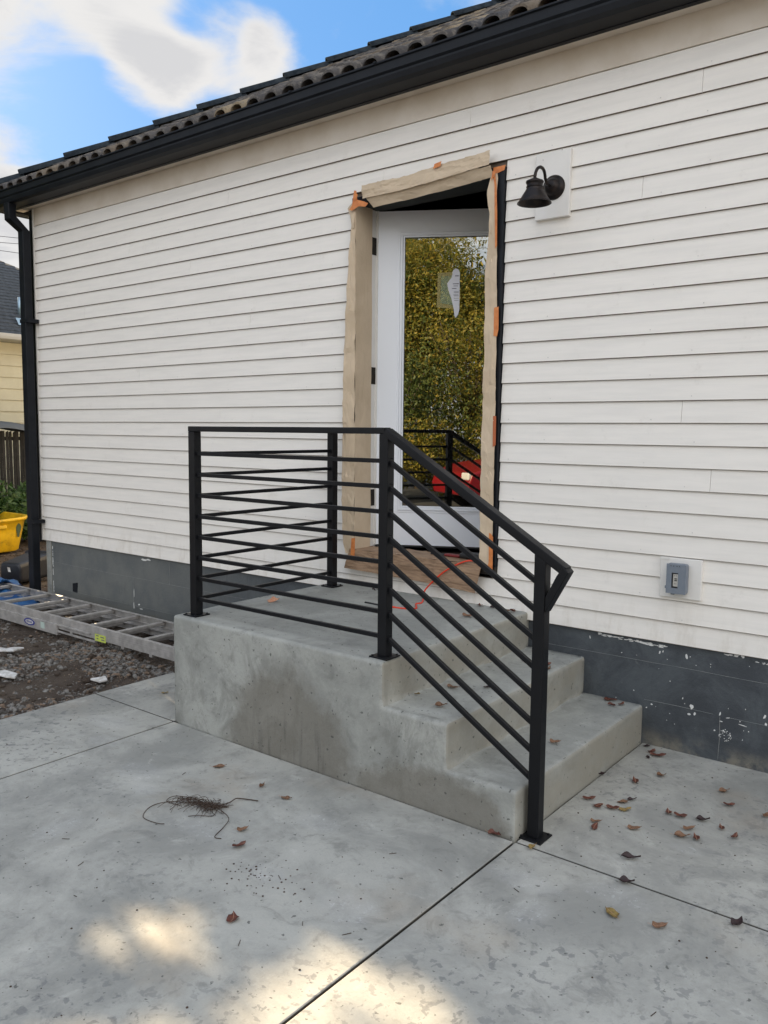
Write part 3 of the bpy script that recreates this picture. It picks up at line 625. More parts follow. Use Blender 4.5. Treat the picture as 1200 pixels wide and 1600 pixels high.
sheet('torn_corner', [(-.84, -.045, 2.76), (-.81, -.045, 2.70), (-.805, -.045, 2.64)], [(-.79, -.046, 2.79), (-.785, -.046, 2.72), (-.782, -.046, 2.64)], 6, 4, m_paper, .012, 4.1, pl)
tape(pl, [(-.812, 2.742), (-.79, 2.765), (-.775, 2.845), (-.758, 2.84), (-.752, 2.79), (-.70, 2.772), (-.672, 2.758), (-.69, 2.742), (-.74, 2.752), (-.79, 2.735)], -.064)
tape(pl, [(-.783, 2.80), (-.76, 2.83), (-.745, 2.815), (-.76, 2.785)], -.068)
tape(pl, [(-.790, .726), (-.758, .73), (-.755, .842), (-.782, .838)], -.060)
pt = empty('masking_paper', (-.3, -.05, 2.8), 'wide brown paper valance sagging across the head of the doorway', 'masking paper', 'brown masking paper round the doorway')
sheet('paper_flap', [(-.728, -.052, 2.868), (-.45, -.053, 2.862), (-.217, -.054, 2.880), (.0, -.056, 2.885), (.118, -.06, 2.895)], [(-.715, -.056, 2.790), (-.45, -.062, 2.788), (-.2, -.064, 2.800), (.122, -.066, 2.822)], 50, 8, m_paper, .012, 6.2, pt, stretch=(.5, 1, 2))
sheet('paper_fold', [(-.700, -.050, 2.800), (-.45, -.054, 2.800), (-.2, -.056, 2.808), (.126, -.060, 2.818)], [(-.655, -.030, 2.738), (-.45, -.030, 2.742), (-.15, -.028, 2.752), (.132, -.034, 2.768)], 40, 6, m_paper, .012, 7.7, pt, stretch=(.5, 1, 2))
tape(pt, [(-.222, 2.862), (-.176, 2.868), (-.170, 2.892), (-.214, 2.886)], -.072)
tape(pt, [(.128, 2.778), (.190, 2.792), (.196, 2.816), (.126, 2.814)], -.0365)
pr = empty('masking_paper', (.13, -.03, .75), 'narrow wavy brown paper strip hanging down the right side of the doorway', 'masking paper', 'brown masking paper round the doorway')
sheet('paper_flap', [(.128, -.050, 2.775), (.104, -.055, 2.70), (.120, -.05, 2.56), (.102, -.05, 2.31), (.106, -.052, 2.05), (.106, -.055, 1.72), (.100, -.05, 1.39), (.100, -.05, 1.05), (.104, -.05, .80), (.12, -.05, .76)],
      [(.158, -.046, 2.78), (.160, -.044, 2.6), (.166, -.043, 2.3), (.172, -.043, 2.0), (.176, -.043, 1.6), (.176, -.043, 1.2), (.174, -.043, .752)], 60, 7, m_paper, .010, 2.2, pr)
tape(pr, [(.139, 2.76), (.150, 2.768), (.158, 2.72), (.166, 2.56), (.168, 2.42), (.158, 2.405), (.150, 2.6), (.146, 2.72)], -.056)
tape(pr, [(.158, 2.112), (.184, 2.115), (.186, 2.0), (.178, 1.965), (.158, 1.97)], -.052)
tape(pr, [(.166, 1.56), (.184, 1.56), (.185, 1.41), (.168, 1.40)], -.052, mat('dark_orange_tape', (.45, .12, .04), .6))  # this piece of tape is a darker orange
tape(pr, [(.150, .76), (.186, .75), (.184, .93), (.172, .945), (.160, .95), (.162, .79)], -.056)
tape(pr, [(.128, 2.745), (.150, 2.77), (.156, 2.79), (.135, 2.79)], -.060)
pf = empty('masking_paper', (-.3, -.06, .6), 'scuffed brown floor paper draped over the door sill down to the landing', 'masking paper', 'brown masking paper round the doorway')
sheet('paper_flap', [(-.770, .13, .772), (-.5, .16, .773), (-.1, .17, .773), (.118, .12, .773)], [(-.800, -.050, .772), (-.5, -.052, .773), (-.1, -.052, .773), (.118, -.050, .773)], 30, 8, m_fpaper, .000, 1.1, pf)
sheet('paper_drop', [(-.800, -.0505, .7725), (-.5, -.0525, .7735), (-.1, -.0525, .7735), (.118, -.0505, .7735)], [(-.835, -.062, .655), (-.5, -.060, .645), (-.1, -.062, .632), (.085, -.060, .618)], 30, 8, m_fpaper, .008, 5.2, pf)

# ------------------------------------------------------------------ concrete stoop
prof = [(XA, -.02), (XD, -.02), (XD, H1), (XC, H1), (XC, H2), (XB, H2), (XB, H3), (XA, H3)]
st_o = MB().prism(prof, -D, -.001).build('concrete_steps', m_stoop, None)
bm = bmesh.new(); bm.from_mesh(st_o.data)
ed = [e for e in bm.edges if not all(abs(v.co.z+.02) < 1e-4 for v in e.verts) and not all(v.co.y > -.01 for v in e.verts) and e.is_manifold and e.calc_face_angle_signed(0) > .5]
bmesh.ops.bevel(bm, geom=ed, offset=.020, segments=4, affect='EDGES', profile=.6)
bmesh.ops.triangulate(bm, faces=[f for f in bm.faces if len(f.verts) > 4])
for _ in range(7):
    le = [e for e in bm.edges if e.calc_length() > .05]
    if not le: break
    bmesh.ops.subdivide_edges(bm, edges=le, cuts=1, use_grid_fill=False)
    bmesh.ops.triangulate(bm, faces=[f for f in bm.faces if len(f.verts) > 4])
bm.normal_update()
for v in bm.verts:
    if v.co.y < -.01 and v.co.z > .0:
        d = noise.noise(v.co*4)*.0035+noise.noise(v.co*13)*.0014
        v.co += v.normal*d
for f_ in bm.faces: f_.smooth = True
bm.to_mesh(st_o.data); bm.free()
wn = st_o.modifiers.new('wn', 'WEIGHTED_NORMAL')
tag(st_o, 'grey concrete stoop with three rounded steps and a stained side', 'steps')

# ------------------------------------------------------------------ steel railing
rail = empty('railing', (.33, -1.16, 0), 'black square-tube steel railing with thin horizontal and sloping bars on the stoop', 'railing')
YR = -1.160; PA, PB, PD, PCY = -.865, .330, 1.036, -.140
def post(x, y, z0, z1):
    p = MB().box(x-.0225, x+.0225, y-.0225, y+.0225, z0+.006, z1).build('post', m_black, rail, bevel=.003)
    MB().box(x-.047, x+.047, y-.047, y+.047, z0, z0+.0065).build('base_plate', m_black, p, bevel=.0012, seg=1)
    for sx, sy in ((-1, -1), (1, -1), (1, 1), (-1, 1)): MB().lathe([(0, .0115), (.005, .0110), (.006, .006)], (x+sx*.036, y+sy*.036, z0), k=8).build('bolt', m_black, p)
    return p
ZT = H3+.915
post(PA, YR, H3, ZT); post(PB, YR, H3, ZT); post(PA, PCY, H3, ZT); pd_ = post(PD, YR, 0, 1.035)
def hrail(a, b, wd=.046, h=.026): return MB().bar(a, b, wd, h).build('top_rail', m_black, rail, bevel=.003)
hrail((PA-.023, YR, ZT+.013), (PB+.004, YR, ZT+.013)); hrail((PA, YR+.0232, ZT+.013), (PA, -.055, ZT+.013))
b = MB()
for zq in [1.357-.1033*i for i in range(8)]:
    for xq, yq in ((PA+.0235, YR), (PB-.0235, YR), (PA, PCY-.0235), (PA, YR+.0235), (PB+.0235, YR)):
        for dz in (-.0105, .0105): b.bar((xq-(.004 if yq == YR else .009), yq-(.009 if yq == YR else .004), zq+dz), (xq+(.004 if yq == YR else .009), yq+(.009 if yq == YR else .004), zq+dz), .004, .004)
o = b.build('weld_beads', m_black, rail); o['kind'] = 'stuff'
# sloping cap rail, bent return

p0 = Vector((PB+.002, YR, ZT+.010)); tip = Vector((1.128, YR, .998))
for v in pd_.data.vertices:
    if v.co.z > .9: v.co.z = p0.z+(v.co.x+woff(rail).x-p0.x)*(tip.z-p0.z)/(tip.x-p0.x)-.0175
MB().bar(p0, tip, .046, .032, (0, 0, 1)).build('top_rail', m_black, rail, bevel=.003)
MB().prism([(1.124, 1.016), (1.146, .996), (1.061, .842), (1.061, .900), (1.100, .978)], YR-.0245, YR+.0245).build('return_bar', m_black, rail, bevel=.003)
zs = [1.357-.1033*i for i in range(8)]
def bar(a, b, wd=.0175): return MB().bar(a, b, wd, wd).build('bar', m_black, rail, bevel=.0015, seg=1)
for z in zs:
    bar((PA+.0222, YR, z), (PB-.0222, YR, z)); bar((PA, YR+.0222, z), (PA, PCY-.0222, z))
for z, ze in zip(zs, [.948-.1042*i for i in range(8)]): bar((PB+.0222, YR, z-.006), (PD-.0222, YR, ze), .0185)

# ------------------------------------------------------------------ barn lamp on its block
lamp = empty('wall_lamp', (.466, -.03, 2.66), 'dark bronze gooseneck barn lamp on a white block right of the door', 'lamp')
MB().box(.366, .549, -.034, -.004, 2.517, 2.832).build('mounting_block', m_white, lamp, bevel=.002, seg=1)
LX, LZ = .466, 2.660
MB().lathe([(0, -.082), (.018, -.080), (.030, -.072), (.040, -.058), (.044, -.050), (.052, -.046), (.058, -.040), (.059, -.034)], (LX, 0, LZ), 'y', 32).build('canopy', m_bronze, lamp, smooth=True)
arc = [(LX, -.078, LZ-.002), (LX, -.110, LZ+.002)]+[(LX+.006*math.sin(t), -.178+.050*math.cos(t), LZ+.010+.048*math.sin(t)) for t in [math.pi*i/12 for i in range(1, 12)]]+[(LX, -.228, LZ+.006), (LX, -.228, LZ-.02)]
MB().tube(arc, .0075, 10).build('gooseneck', m_bronze, lamp, smooth=True)
SX, SY, SZ = LX, -.228, 2.545
sh = [(.0, .112), (.014, .112), (.026, .106), (.040, .100), (.042, .094), (.040, .089), (.037, .086), (.037, .074), (.0395, .0745), (.0395, .071), (.0375, .0695), (.0365, .067), (.046, .052), (.056, .036), (.066, .019), (.073, .007), (.079, .002), (.080, -.002), (.077, -.002), (.071, .006), (.064, .018), (.054, .035), (.044, .051), (.034, .066), (.0, .068)]
MB().lathe(sh, (SX, SY, SZ), 'z', 40).build('shade', m_bronze, lamp, smooth=True)
MB().lathe([(0, .040), (.016, .040), (.017, .066)], (SX, SY, SZ), 'z', 16).build('socket', m_plug, lamp, smooth=True)
for x in (.405, .505): MB().lathe([(0, -.0372), (.002, -.0370), (.0022, -.034)], (x, 0, 2.80+(.3*(x-.405))), 'y', 8).build('screw', m_ngut, lamp)

# ------------------------------------------------------------------ outdoor outlet
ol = empty('outlet_box', (1.16, -.03, .82), 'grey weatherproof electrical outlet box on a white block low on the siding', 'outlet')
MB().box(1.064, 1.250, -.034, -.004, .730, .913).build('mounting_block', m_white, ol, bevel=.002, seg=1)
MB().box(1.0645, 1.105, -.038, -.0345, .904, .916).build('block_lip', m_white, ol)
b = MB(); x0, x1, z0, z1 = 1.106, 1.196, .755, .893; yf = -.078
b.box(x0, x1, -.070, -.0345, z0, z1)
cov = b.build('box_body', m_greyp, ol, bevel=.011, seg=4)
wx0, wx1, wz0, wz1 = 1.131, 1.160, .782, .852
b = MB(); b.box(x0+.001, wx0, yf, -.0695, z0+.002, z1-.002).box(wx1, x1-.001, yf, -.0695, z0+.002, z1-.002).box(wx0, wx1, yf, -.0695, z0+.002, wz0).box(wx0, wx1, yf, -.0695, wz1, z1-.002)
b.build('cover', m_greyp, ol)
MB().box(wx0+.0005, wx1-.0005, -.0735, -.0702, wz0, wz1).build('window_back', m_plug, ol)
rc = MB().box(1.138, 1.160, -.0765, -.0737, .790, .846).build('receptacle', m_recep, ol)
b = MB()
for z in (.836, .800): b.box(1.144, 1.1455, -.0772, -.0764, z, z+.006).box(1.151, 1.1525, -.0772, -.0764, z, z+.006)
for z in (.815, .823): b.box(1.1445, 1.156, -.0776, -.0764, z, z+.0045)
b.build('slots', m_plug, rc)
b = MB()
for x in (1.125, 1.137, 1.152, 1.163): b.box(x, x+.004, yf-.0006, yf+.001, .881, .8845)
b.build('vent_holes', m_plug, ol)
MB().box(1.098, 1.1055, -.066, -.05, .776, .787).build('hinge_pin', m_greyp, ol)
MB().box(1.125, 1.140, -.064, -.05, .749, .7545).build('cord_knockout', m_greyp, ol)

# ------------------------------------------------------------------ red extension cord, black tool, curl of wood
def catmull(P, k=8):
    P = [Vector(p) for p in P]; P = [P[0]]+P+[P[-1]]; out = []
    for i in range(1, len(P)-2):
        for j in range(k):
            t = j/k; a, b, c, d = P[i-1:i+3]
            out.append(.5*((2*b)+(c-a)*t+(2*a-5*b+4*c-d)*t*t+(3*b-3*c+d-a)*t**3))
    return out+[P[-2]]
cd = empty('extension_cord', (-.2, -.3, H3), 'red-orange extension cord trailing from the door sill onto the landing', 'cord')
z = H3+.005
MB().tube(catmull([(-.225, -.393, z), (-.17, -.384, z), (-.121, -.37, z), (-.105, -.335, z), (-.128, -.30, z), (-.170, -.245, z), (-.165, -.20, z), (-.21, -.12, z+.004), (-.228, -.076, .60), (-.139, -.072, .69), (-.06, -.068, .745), (.02, -.058, .784), (.06, -.02, .786), (.07, .05, .782)]), .0042, 8).build('cable', m_cord, cd, smooth=True)
MB().tube([(-.265, -.402, z+.004), (-.262, -.401, z+.004), (-.235, -.396, z+.003), (-.222, -.393, z), (-.20, -.389, z)], [.008, .0125, .0105, .007, .005], 10).build('plug', m_cord, cd, smooth=True)
tl = empty('sander', (.03, .12, .775), 'black power tool lying on the sill against the door bottom', 'tool')
MB().box(-.09, .10, .045, .125, .778, .808).build('tool_body', m_plug, tl, bevel=.010, seg=3)
MB().box(-.20, -.095, .06, .10, .776, .790).build('tool_grip', mat('dark_red_plastic', (.18, .01, .01), .5), tl, bevel=.005)
MB().tube(catmull([(-.30, .08, .78), (-.25, .075, .782), (-.2, .085, .781)]), .006, 8).build('tool_tail', m_plug, tl, smooth=True)

# ------------------------------------------------------------------ dead leaves
def leaf_mesh(L, W, curl, fold, m, seed):
    g = random.Random(seed); nu, nv = 11, 7; V = []; Fc = []; bend = g.uniform(-.12, .12)*L; ph = g.uniform(0, 6); tw = g.uniform(-.5, .5)
    for i in range(nu):
        t = i/(nu-1); wv = W*(math.sin(math.pi*t**.75)**.9)*(1-.35*t) if 0 < i < nu-1 else .0008
        for j in range(nv):
            s_ = (j/(nv-1)-.5)*2; a = s_*fold; rag = 1+(g.uniform(-.14, .06) if abs(s_) > .9 else 0)
            z_ = abs(s_)**1.2*wv*.5*math.sin(abs(fold))*.75+curl*((t-.45)*2)**2*L+.10*W*math.sin(9*t+ph+2*s_)*abs(s_)+tw*(t-.5)*s_*wv
            V.append(((t-.5)*L, s_*wv*.5*rag*math.cos(a*.7)+bend*math.sin(math.pi*t), .003+max(0, z_)))
    Fc = [(i*nv+j, (i+1)*nv+j, (i+1)*nv+j+1, i*nv+j+1) for i in range(nu-1) for j in range(nv-1)]
    b0 = len(V); mid = nv//2
    for i in range(nu): x, y, zz_ = V[i*nv+mid]; V += [(x, y-.0006, zz_+.0007), (x, y+.0006, zz_+.0007)]
    vf = [(b0+2*i, b0+2*i+1, b0+2*i+3, b0+2*i+2) for i in range(nu-1)]
    x, y, z_ = V[mid]; k = len(V); V += [(x, y-.0007, z_), (x, y+.0007, z_), (x-.014, y+.003, z_+.004), (x-.014, y+.0045, z_+.004)]
    vf.append((k, k+1, k+3, k+2))
    me = bpy.data.meshes.new('dead_leaf'); me.from_pydata(V, [], Fc+vf); me.materials.append(m); me.materials.append(m_vein if m in (DEAD[0], DEAD[1], DEAD[3]) else m)
    me.polygons.foreach_set('material_index', [0]*len(Fc)+[1]*len(vf)); me.polygons.foreach_set('use_smooth', [True]*len(me.polygons)); me.update()
    return me
LM = {}
for ci, m in enumerate(DEAD):
    for s_ in range(3): LM[ci, s_] = leaf_mesh(.054, .031+.003*s_, (.05, .15, .12)[s_], (.25, .6, 1.0)[s_], m, ci*7+s_)
LM['round'] = leaf_mesh(.055, .048, .03, .22, DEAD[0], 91); LM['ochre'] = leaf_mesh(.062, .046, .05, .28, DEAD[3], 92)
CN = ['reddish-brown', 'tan-brown', 'dark maroon', 'ochre', 'pale pinkish']; SN = ['flat', 'half-curled', 'tightly curled']
LV = [  # x, y, z, colour, shape, heading, scale, where
    (-.34, -1.47, 0, 1, 0, 20, 1, 'on the large slab near the left end of the stoop'), (-.05, -1.49, 0, 1, 2, 70, .75, 'standing on edge on the large slab below the stoop side'), (.11, -1.51, 0, 1, 0, -20, 1, 'on the large slab right of the upright leaf'),
    (.17, -1.80, 0, 1, 1, 30, .9, 'just right of the tangle of roots'), (.25, -1.89, 0, 0, 1, 40, .95, 'right of the roots, nearer the viewer'), (.92, -1.25, 0, 0, 2, -40, 1, 'at the foot of the lowest step corner'),
    (1.07, -1.24, 0, 3, 1, 50, .8, 'in the joint beside the railing foot'), (1.37, -1.09, 0, 2, 2, 0, 1.1, 'on the right slab behind the long joint'), (1.42, -1.25, 0, 2, 2, -20, 1.05, 'lying across the long joint, middle of it'),
    (1.59, -1.42, 0, 1, 1, 10, .85, 'right of the ochre leaf on the near slab'), (1.77, -1.26, 0, 2, 2, 35, 1.05, 'in the long joint near the right edge'),
    (1.00, -.49, 0, 2, 1, 0, .9, 'close to the riser of the lowest step'), (1.14, -.46, 0, 0, 1, 80, .95, 'in front of the dark foundation'), (1.21, -.33, 0, 1, 2, 20, .85, 'under the foundation, left of centre'),
    (1.47, -.32, 0, 1, 2, 10, .9, 'near the right foundation, farthest right pair'), (1.06, -.74, 0, 0, 1, 0, .9, 'left of the leaf cluster by the steps'), (1.12, -.78, 0, 0, 0, 40, 1, 'left part of the leaf cluster by the steps'),
    (1.18, -.68, 0, 1, 0, 5, .95, 'top of the leaf cluster by the steps'), (1.17, -.76, 0, 0, 1, -30, .95, 'middle of the leaf cluster by the steps'), (1.21, -.74, 0, 3, 0, 10, .95, 'overlapping the middle leaf of the cluster'),
    (1.18, -.95, 0, 0, 0, 60, .9, 'alone between the railing foot and the cluster'), (1.165, -.91, 0, 1, 1, 0, .8, 'touching the lone leaf near the railing foot'), (1.30, -.87, 0, 1, 1, -10, .85, 'on the right slab below the cluster'),
    (1.35, -.66, 0, 0, 1, 70, .85, 'left end of the right-hand scatter'), (1.40, -.66, 0, 0, 1, -15, 1, 'beside the left end of the right-hand scatter'), (1.48, -.64, 0, 2, 2, -10, 1, 'back of the right-hand scatter'),
    (1.46, -.74, 0, 1, 1, 15, .85, 'centre of the right-hand scatter'), (1.46, -.82, 0, 1, 2, 0, 1, 'front left of the right-hand scatter'), (1.50, -.80, 0, 0, 1, 80, .9, 'front of the right-hand scatter'),
    (1.55, -.66, 0, 0, 1, 75, .8, 'upright in the right-hand scatter'), (1.61, -.70, 0, 0, 1, 45, .9, 'right end of the right-hand scatter'), (1.52, -.44, 0, 0, 1, 0, .9, 'behind the right-hand scatter'), (1.66, -.44, 0, 1, 1, 40, .9, 'cut by the right edge of the view'),
    (1.04, -.04, 0, 2, 1, 10, .7, 'in the corner of step and foundation'), (1.08, -.09, 0, 0, 1, 30, .9, 'near the foundation corner'), (1.12, -.12, 0, 0, 1, -20, 1.15, 'right of the pair near the foundation corner'), (1.09, -.17, 0, 2, 2, 90, .6, 'smallest of those near the foundation corner'),
    (1.2, -.64, 0, 2, 2, 10, .7, 'behind the leaf cluster by the steps'), (-1.36, -.99, 0, 3, 0, 10, .8, 'alone on the small slab left of the stoop'),
    (.11, -.055, H3, 0, 1, 80, .9, 'on the landing by the siding, left one'), (.20, -.05, H3, 2, 2, 10, .9, 'on the landing by the siding, dark one'), (.29, -.08, H3, 1, 1, 15, .9, 'near the landing corner by the siding'), (.32, -.06, H3, 0, 2, 85, .95, 'upright at the landing corner by the siding'), (.20, -.31, H3, 1, 1, -10, 1, 'alone on the landing behind the sloping bars'), (-.14, -.17, H3, 2, 2, 60, .6, 'small one on the landing by the cord'),
    (.62, -.27, H2, 0, 1, 20, .95, 'on the second step near the wall'), (.655, -.32, H2, 1, 2, 60, .9, 'touching its neighbour on the second step'), (.50, -.26, H2, 1, 1, 0, .8, 'on the second step behind the railing post'), (.56, -1.08, H2, 1, 2, 10, .9, 'on the second step near its open end'), (.47, -.85, H2, 1, 1, -30, .95, 'on the second step between the lower bars'), (.585, -.75, H2, 2, 1, 0, .7, 'small one on the second step middle'), (.40, -1.02, H2, 3, 2, 0, .45, 'tiny one at the back of the second step'),
    (.85, -.04, H1, 0, 0, -10, 1.05, 'on the lowest step against the wall'), (.915, -.065, H1, 0, 1, 40, .75, 'right of the trio on the lowest step'), (.89, -.115, H1, 0, 2, -50, .8, 'front of the trio on the lowest step'), (.89, -.71, H1, 1, 1, -5, .95, 'alone in the middle of the lowest step')]
for i, (x, y, z, c, s_, a, sc, wh) in enumerate(LV):
    o = bpy.data.objects.new('dead_leaf', LM[c, s_]); C.objects.link(o)
    o.location = (x, y, z+.002); o.rotation_euler = (rnd.uniform(-.12, .12), rnd.uniform(-.1, .1), R(a)+.66); o.scale = (sc*1.06*rnd.uniform(.85, 1.12), sc*1.1*rnd.uniform(.85, 1.25), sc)
    tag(o, '%s %s dead leaf %s' % (SN[s_], CN[c], wh), 'leaf', 'dead leaves fallen on the patio and steps')
for key, x, y, a, lab in (('round', .56, -2.20, 130, 'broad round reddish leaf with a pale midrib beside the sunlit patches'), ('ochre', 1.45, -1.45, 150, 'broad ochre-green leaf lying flat on a white scuff')):
    o = bpy.data.objects.new('dead_leaf', LM[key]); C.objects.link(o); o.location = (x, y, .002); o.rotation_euler = (0, 0, R(a)); o.scale = (.95,)*3; tag(o, lab, 'leaf', 'dead leaves fallen on the patio and steps')
# debris on the landing
o = sheet('wood_shaving', [(-.83, -.70, H3+.006), (-.81, -.675, H3+.03), (-.785, -.66, H3+.008)], [(-.80, -.72, H3+.004), (-.785, -.695, H3+.006), (-.755, -.68, H3+.03)], 8, 5, DEAD[4], .012, 3.3)
tag(o, 'pale pinkish crumpled scrap on the landing near the left post', 'scrap')
g = random.Random(4); b = MB()
for i in range(26):
    x, y = -.545+g.gauss(0, .028), -.075+g.gauss(0, .010); a = g.uniform(0, 3.1); L = g.uniform(.008, .03)
    b.tube([(x, y, H3+.004+g.random()*.01), (x+L*math.cos(a), y+L*math.sin(a)*.5, H3+.003+g.random()*.014)], g.uniform(.0015, .004), 5)
tag(b.build('leaf_litter', DEAD[2]), 'small heap of dark crumbled litter on the landing below the paper', 'litter', kind='stuff')
tag(MB().tube([(-.30, -.40, H3+.006), (-.40, -.395, H3+.006)], .005, 8).build('steel_bolt', m_plug, smooth=True), 'thin dark rod lying on the landing behind the middle post', 'rod')
# specks and twigs on the slabs
g = random.Random(21); b = MB()
for i in range(210):
    if i < 70: x, y = .45+g.gauss(0, .10), -1.98+g.gauss(0, .05)
    else: x, y = g.uniform(-1.5, 2.0), g.uniform(-3.0, -.1)
    if y > -D and x < XD+.02: continue
    s_ = g.uniform(.0012, .0042); b.lathe([(0, s_*.9), (s_*.8, s_*.5), (s_, 0)], (x, y, 0), k=5)
for i in range(26):
    x, y = g.uniform(-1.2, 1.8), g.uniform(-2.7, -1.35); a = g.uniform(0, 3.1); L = g.uniform(.01, .03)
    b.tube([(x, y, .0015), (x+L*math.cos(a), y+L*math.sin(a), .002)], .0011, 4)
tag(b.build('grit', m_root), 'tiny dark specks and bits of twig scattered over the slabs', 'grit', kind='stuff')
# tangle of roots
g = random.Random(8); rt_ = empty('root_tangle', (-.03, -1.75, 0), 'dry dark tangle of wiry roots lying on the large slab', 'roots')
b = MB(); z = .004
def strand(pts, r_=.0014): b.tube(catmull([(x, y, z_) for x, y, z_ in pts], 5), r_, 5)
strand([(-.06, -1.74, .01), (-.14, -1.78, .008), (-.23, -1.83, .004), (-.25, -1.90, .003), (-.20, -1.97, .003), (-.12, -1.97, .004), (-.09, -1.955, .004)])
strand([(-.04, -1.745, .01), (-.02, -1.70, .014), (-.03, -1.655, .012), (-.02, -1.63, .006), (.04, -1.60, .004)], .0022)
strand([(-.02, -1.75, .008), (.07, -1.78, .01), (.10, -1.83, .004), (.13, -1.90, .003), (.16, -1.895, .003)], .0016)
strand([(-.07, -1.76, .01), (-.16, -1.76, .012), (-.24, -1.79, .01), (-.24, -1.83, .004), (-.17, -1.82, .003)], .0014)
strand([(-.02, -1.76, .008), (.0, -1.80, .004), (-.04, -1.83, .006), (-.07, -1.86, .004)], .0013)
for i in range(150):
    a = g.uniform(0, 6.28); L = g.uniform(.015, .07)*(1.6 if math.cos(a-3.5) > .6 else 1); q_ = g.random()**2.2; x, y = -.035-.15*q_+g.gauss(0, .013), -1.750-.045*q_+g.gauss(0, .009)
    strand([(x, y, g.uniform(.003, .022)), (x+L*.5*math.cos(a)+g.uniform(-.01, .01), y+L*.5*math.sin(a)+g.uniform(-.008, .008), g.uniform(.003, .026)), (x+L*math.cos(a+.5), y+L*math.sin(a+.5), g.uniform(.002, .012))], g.uniform(.0005, .0011))
b.build('root_strands', m_root, rt_)

# ------------------------------------------------------------------ things in the side yard
lad = empty('ladder', (-3.2, -.4, 0), 'long aluminium extension ladder lying flat beside the foundation', 'ladder')
def channel(x0, x1, y, z0, z1, s_):       # C-section rail, open towards s_
    b = MB(); b.box(x0, x1, y-.0015, y+.0015, z0, z1); ya, yb = (y+.0015, y+.026) if s_ > 0 else (y-.026, y-.0015)
    b.box(x0, x1, ya, yb, z1-.003, z1).box(x0, x1, ya, yb, z0, z0+.003)
    return b
YN, YF = -.648, -.215
def skew(o, k=0.):
    for v in o.data.vertices: v.co.z += k*(v.co.x)
    return o
b = channel(-5.6, -.99, YN, .045, .128, 1)
for q in range(4): b.box(-5.6, -.99, YN-.0028, YN-.0015, .058+q*.014, .062+q*.014)
b.build('side_rail', m_alu, lad, bevel=.001, seg=1)
channel(-5.6, -.99, YF, .045, .128, -1).build('side_rail', m_alu, lad)
channel(-5.6, -3.02, YN-.012, .000, .075, 1).build('base_rail', m_alu, lad, bevel=.001, seg=1); channel(-5.6, -1.2, YF+.012, .000, .075, -1).build('base_rail', m_alu, lad)
for i in range(15):
    x = -5.45+i*.305
    MB().box(x, x+.034, YN+.002, YF-.002, .092, .120).build('rung', m_alu, lad, bevel=.006)
for i in range(13):
    x = -5.33+i*.305
    MB().box(x, x+.032, YN+.002, YF-.002, .022, .048).build('rung', m_alu, lad, bevel=.006)
MB().box(-3.03, -2.62, YN-.012, YN-.003, .066, .080).box(-3.03, -2.56, YN-.012, YN-.003, .020, .034).box(-3.035, -3.022, YN-.02, YN-.002, .0, .082).build('slide_bracket', m_alu, lad, bevel=.002, seg=1)
def oval(x, z, a, h, y0, y1): return MB().prism([(x+a*math.cos(t), z+h*math.sin(t)) for t in [2*math.pi*i/24 for i in range(24)]], y0, y1)
lb = oval(-3.40, .041, .075, .026, YN-.0146, YN-.0138).build('logo_oval', m_navy, lad)
oval(-3.40, .041, .055, .017, YN-.0152, YN-.0147).build('logo_field', m_scrap, lb)
def text(body, size, loc, rot, m, parent, name):
    cu = bpy.data.curves.new(name, 'FONT'); cu.body = body; cu.size = size; cu.extrude = .0003; cu.align_x = 'CENTER'; cu.align_y = 'CENTER'
    t = bpy.data.objects.new(name, cu); C.objects.link(t); dg = bpy.context.evaluated_depsgraph_get(); me = bpy.data.meshes.new_from_object(t.evaluated_get(dg)); bpy.data.objects.remove(t)
    me.materials.clear(); me.materials.append(m); o = bpy.data.objects.new(name, me); C.objects.link(o); o.parent = parent; o.location = Vector(loc)-woff(parent); o.rotation_euler = rot; return o
text('WERNER', .021, (-3.40, YN-.0157, .041), (R(90), 0, 0), m_navy, lb, 'logo_text')
MB().box(-3.245, -3.19, YN-.0146, YN-.0138, .02, .066).build('pale_label', m_glab, lad)
yl = MB().box(-2.565, -2.44, YN-.0042, YN-.003, .036, .084).build('yellow_label', m_ylab, lad)
b = MB()
for x, z, w_ in ((-2.55, .07, .03), (-2.50, .066, .045), (-2.545, .05, .02), (-2.49, .048, .035)): b.box(x, x+w_, YN-.0049, YN-.0043, z, z+.007)
b.build('label_print', m_ink, yl)
# blue tarp under the left end
V = []; Fc = []; k = 34
for i in range(k):
    for j in range(20):
        x, y = -5.3+1.35*i/(k-1), -.62+.50*j/19
        zz_ = .02+.060*max(0, noise.noise(Vector((x*5, y*7, 3)))+.35)+.035*abs(noise.noise(Vector((x*13, y*13, 5))))
        e = min(i, k-1-i, j*1.5, (19-j)*1.5)/4; V.append((x, y+.02*noise.noise(Vector((x*4, 1, 1))), zz_*min(1, e)+.0))
Fc = [(i*20+j, (i+1)*20+j, (i+1)*20+j+1, i*20+j+1) for i in range(k-1) for j in range(19)]
tag(mk('blue_tarp', V, Fc, m_blue, smooth=True), 'crumpled blue plastic sheet under the far end of the ladder', 'tarp')
V2 = [(-5.25+.72*i/11, -.34+.28*j/7+.02*math.sin(i), .115+.05*noise.noise(Vector((i*.6, j*.6, 2)))+.03*math.sin(j*.6)) for i in range(12) for j in range(8)]
o = mk('blue_bag', V2, [(i*8+j, (i+1)*8+j, (i+1)*8+j+1, i*8+j+1) for i in range(11) for j in range(7)], m_blue, smooth=True); s_ = o.modifiers.new('t', 'SOLIDIFY'); s_.thickness = .004
tag(o, 'blue plastic bag draped on top of the ladder, left edge of view', 'bag')
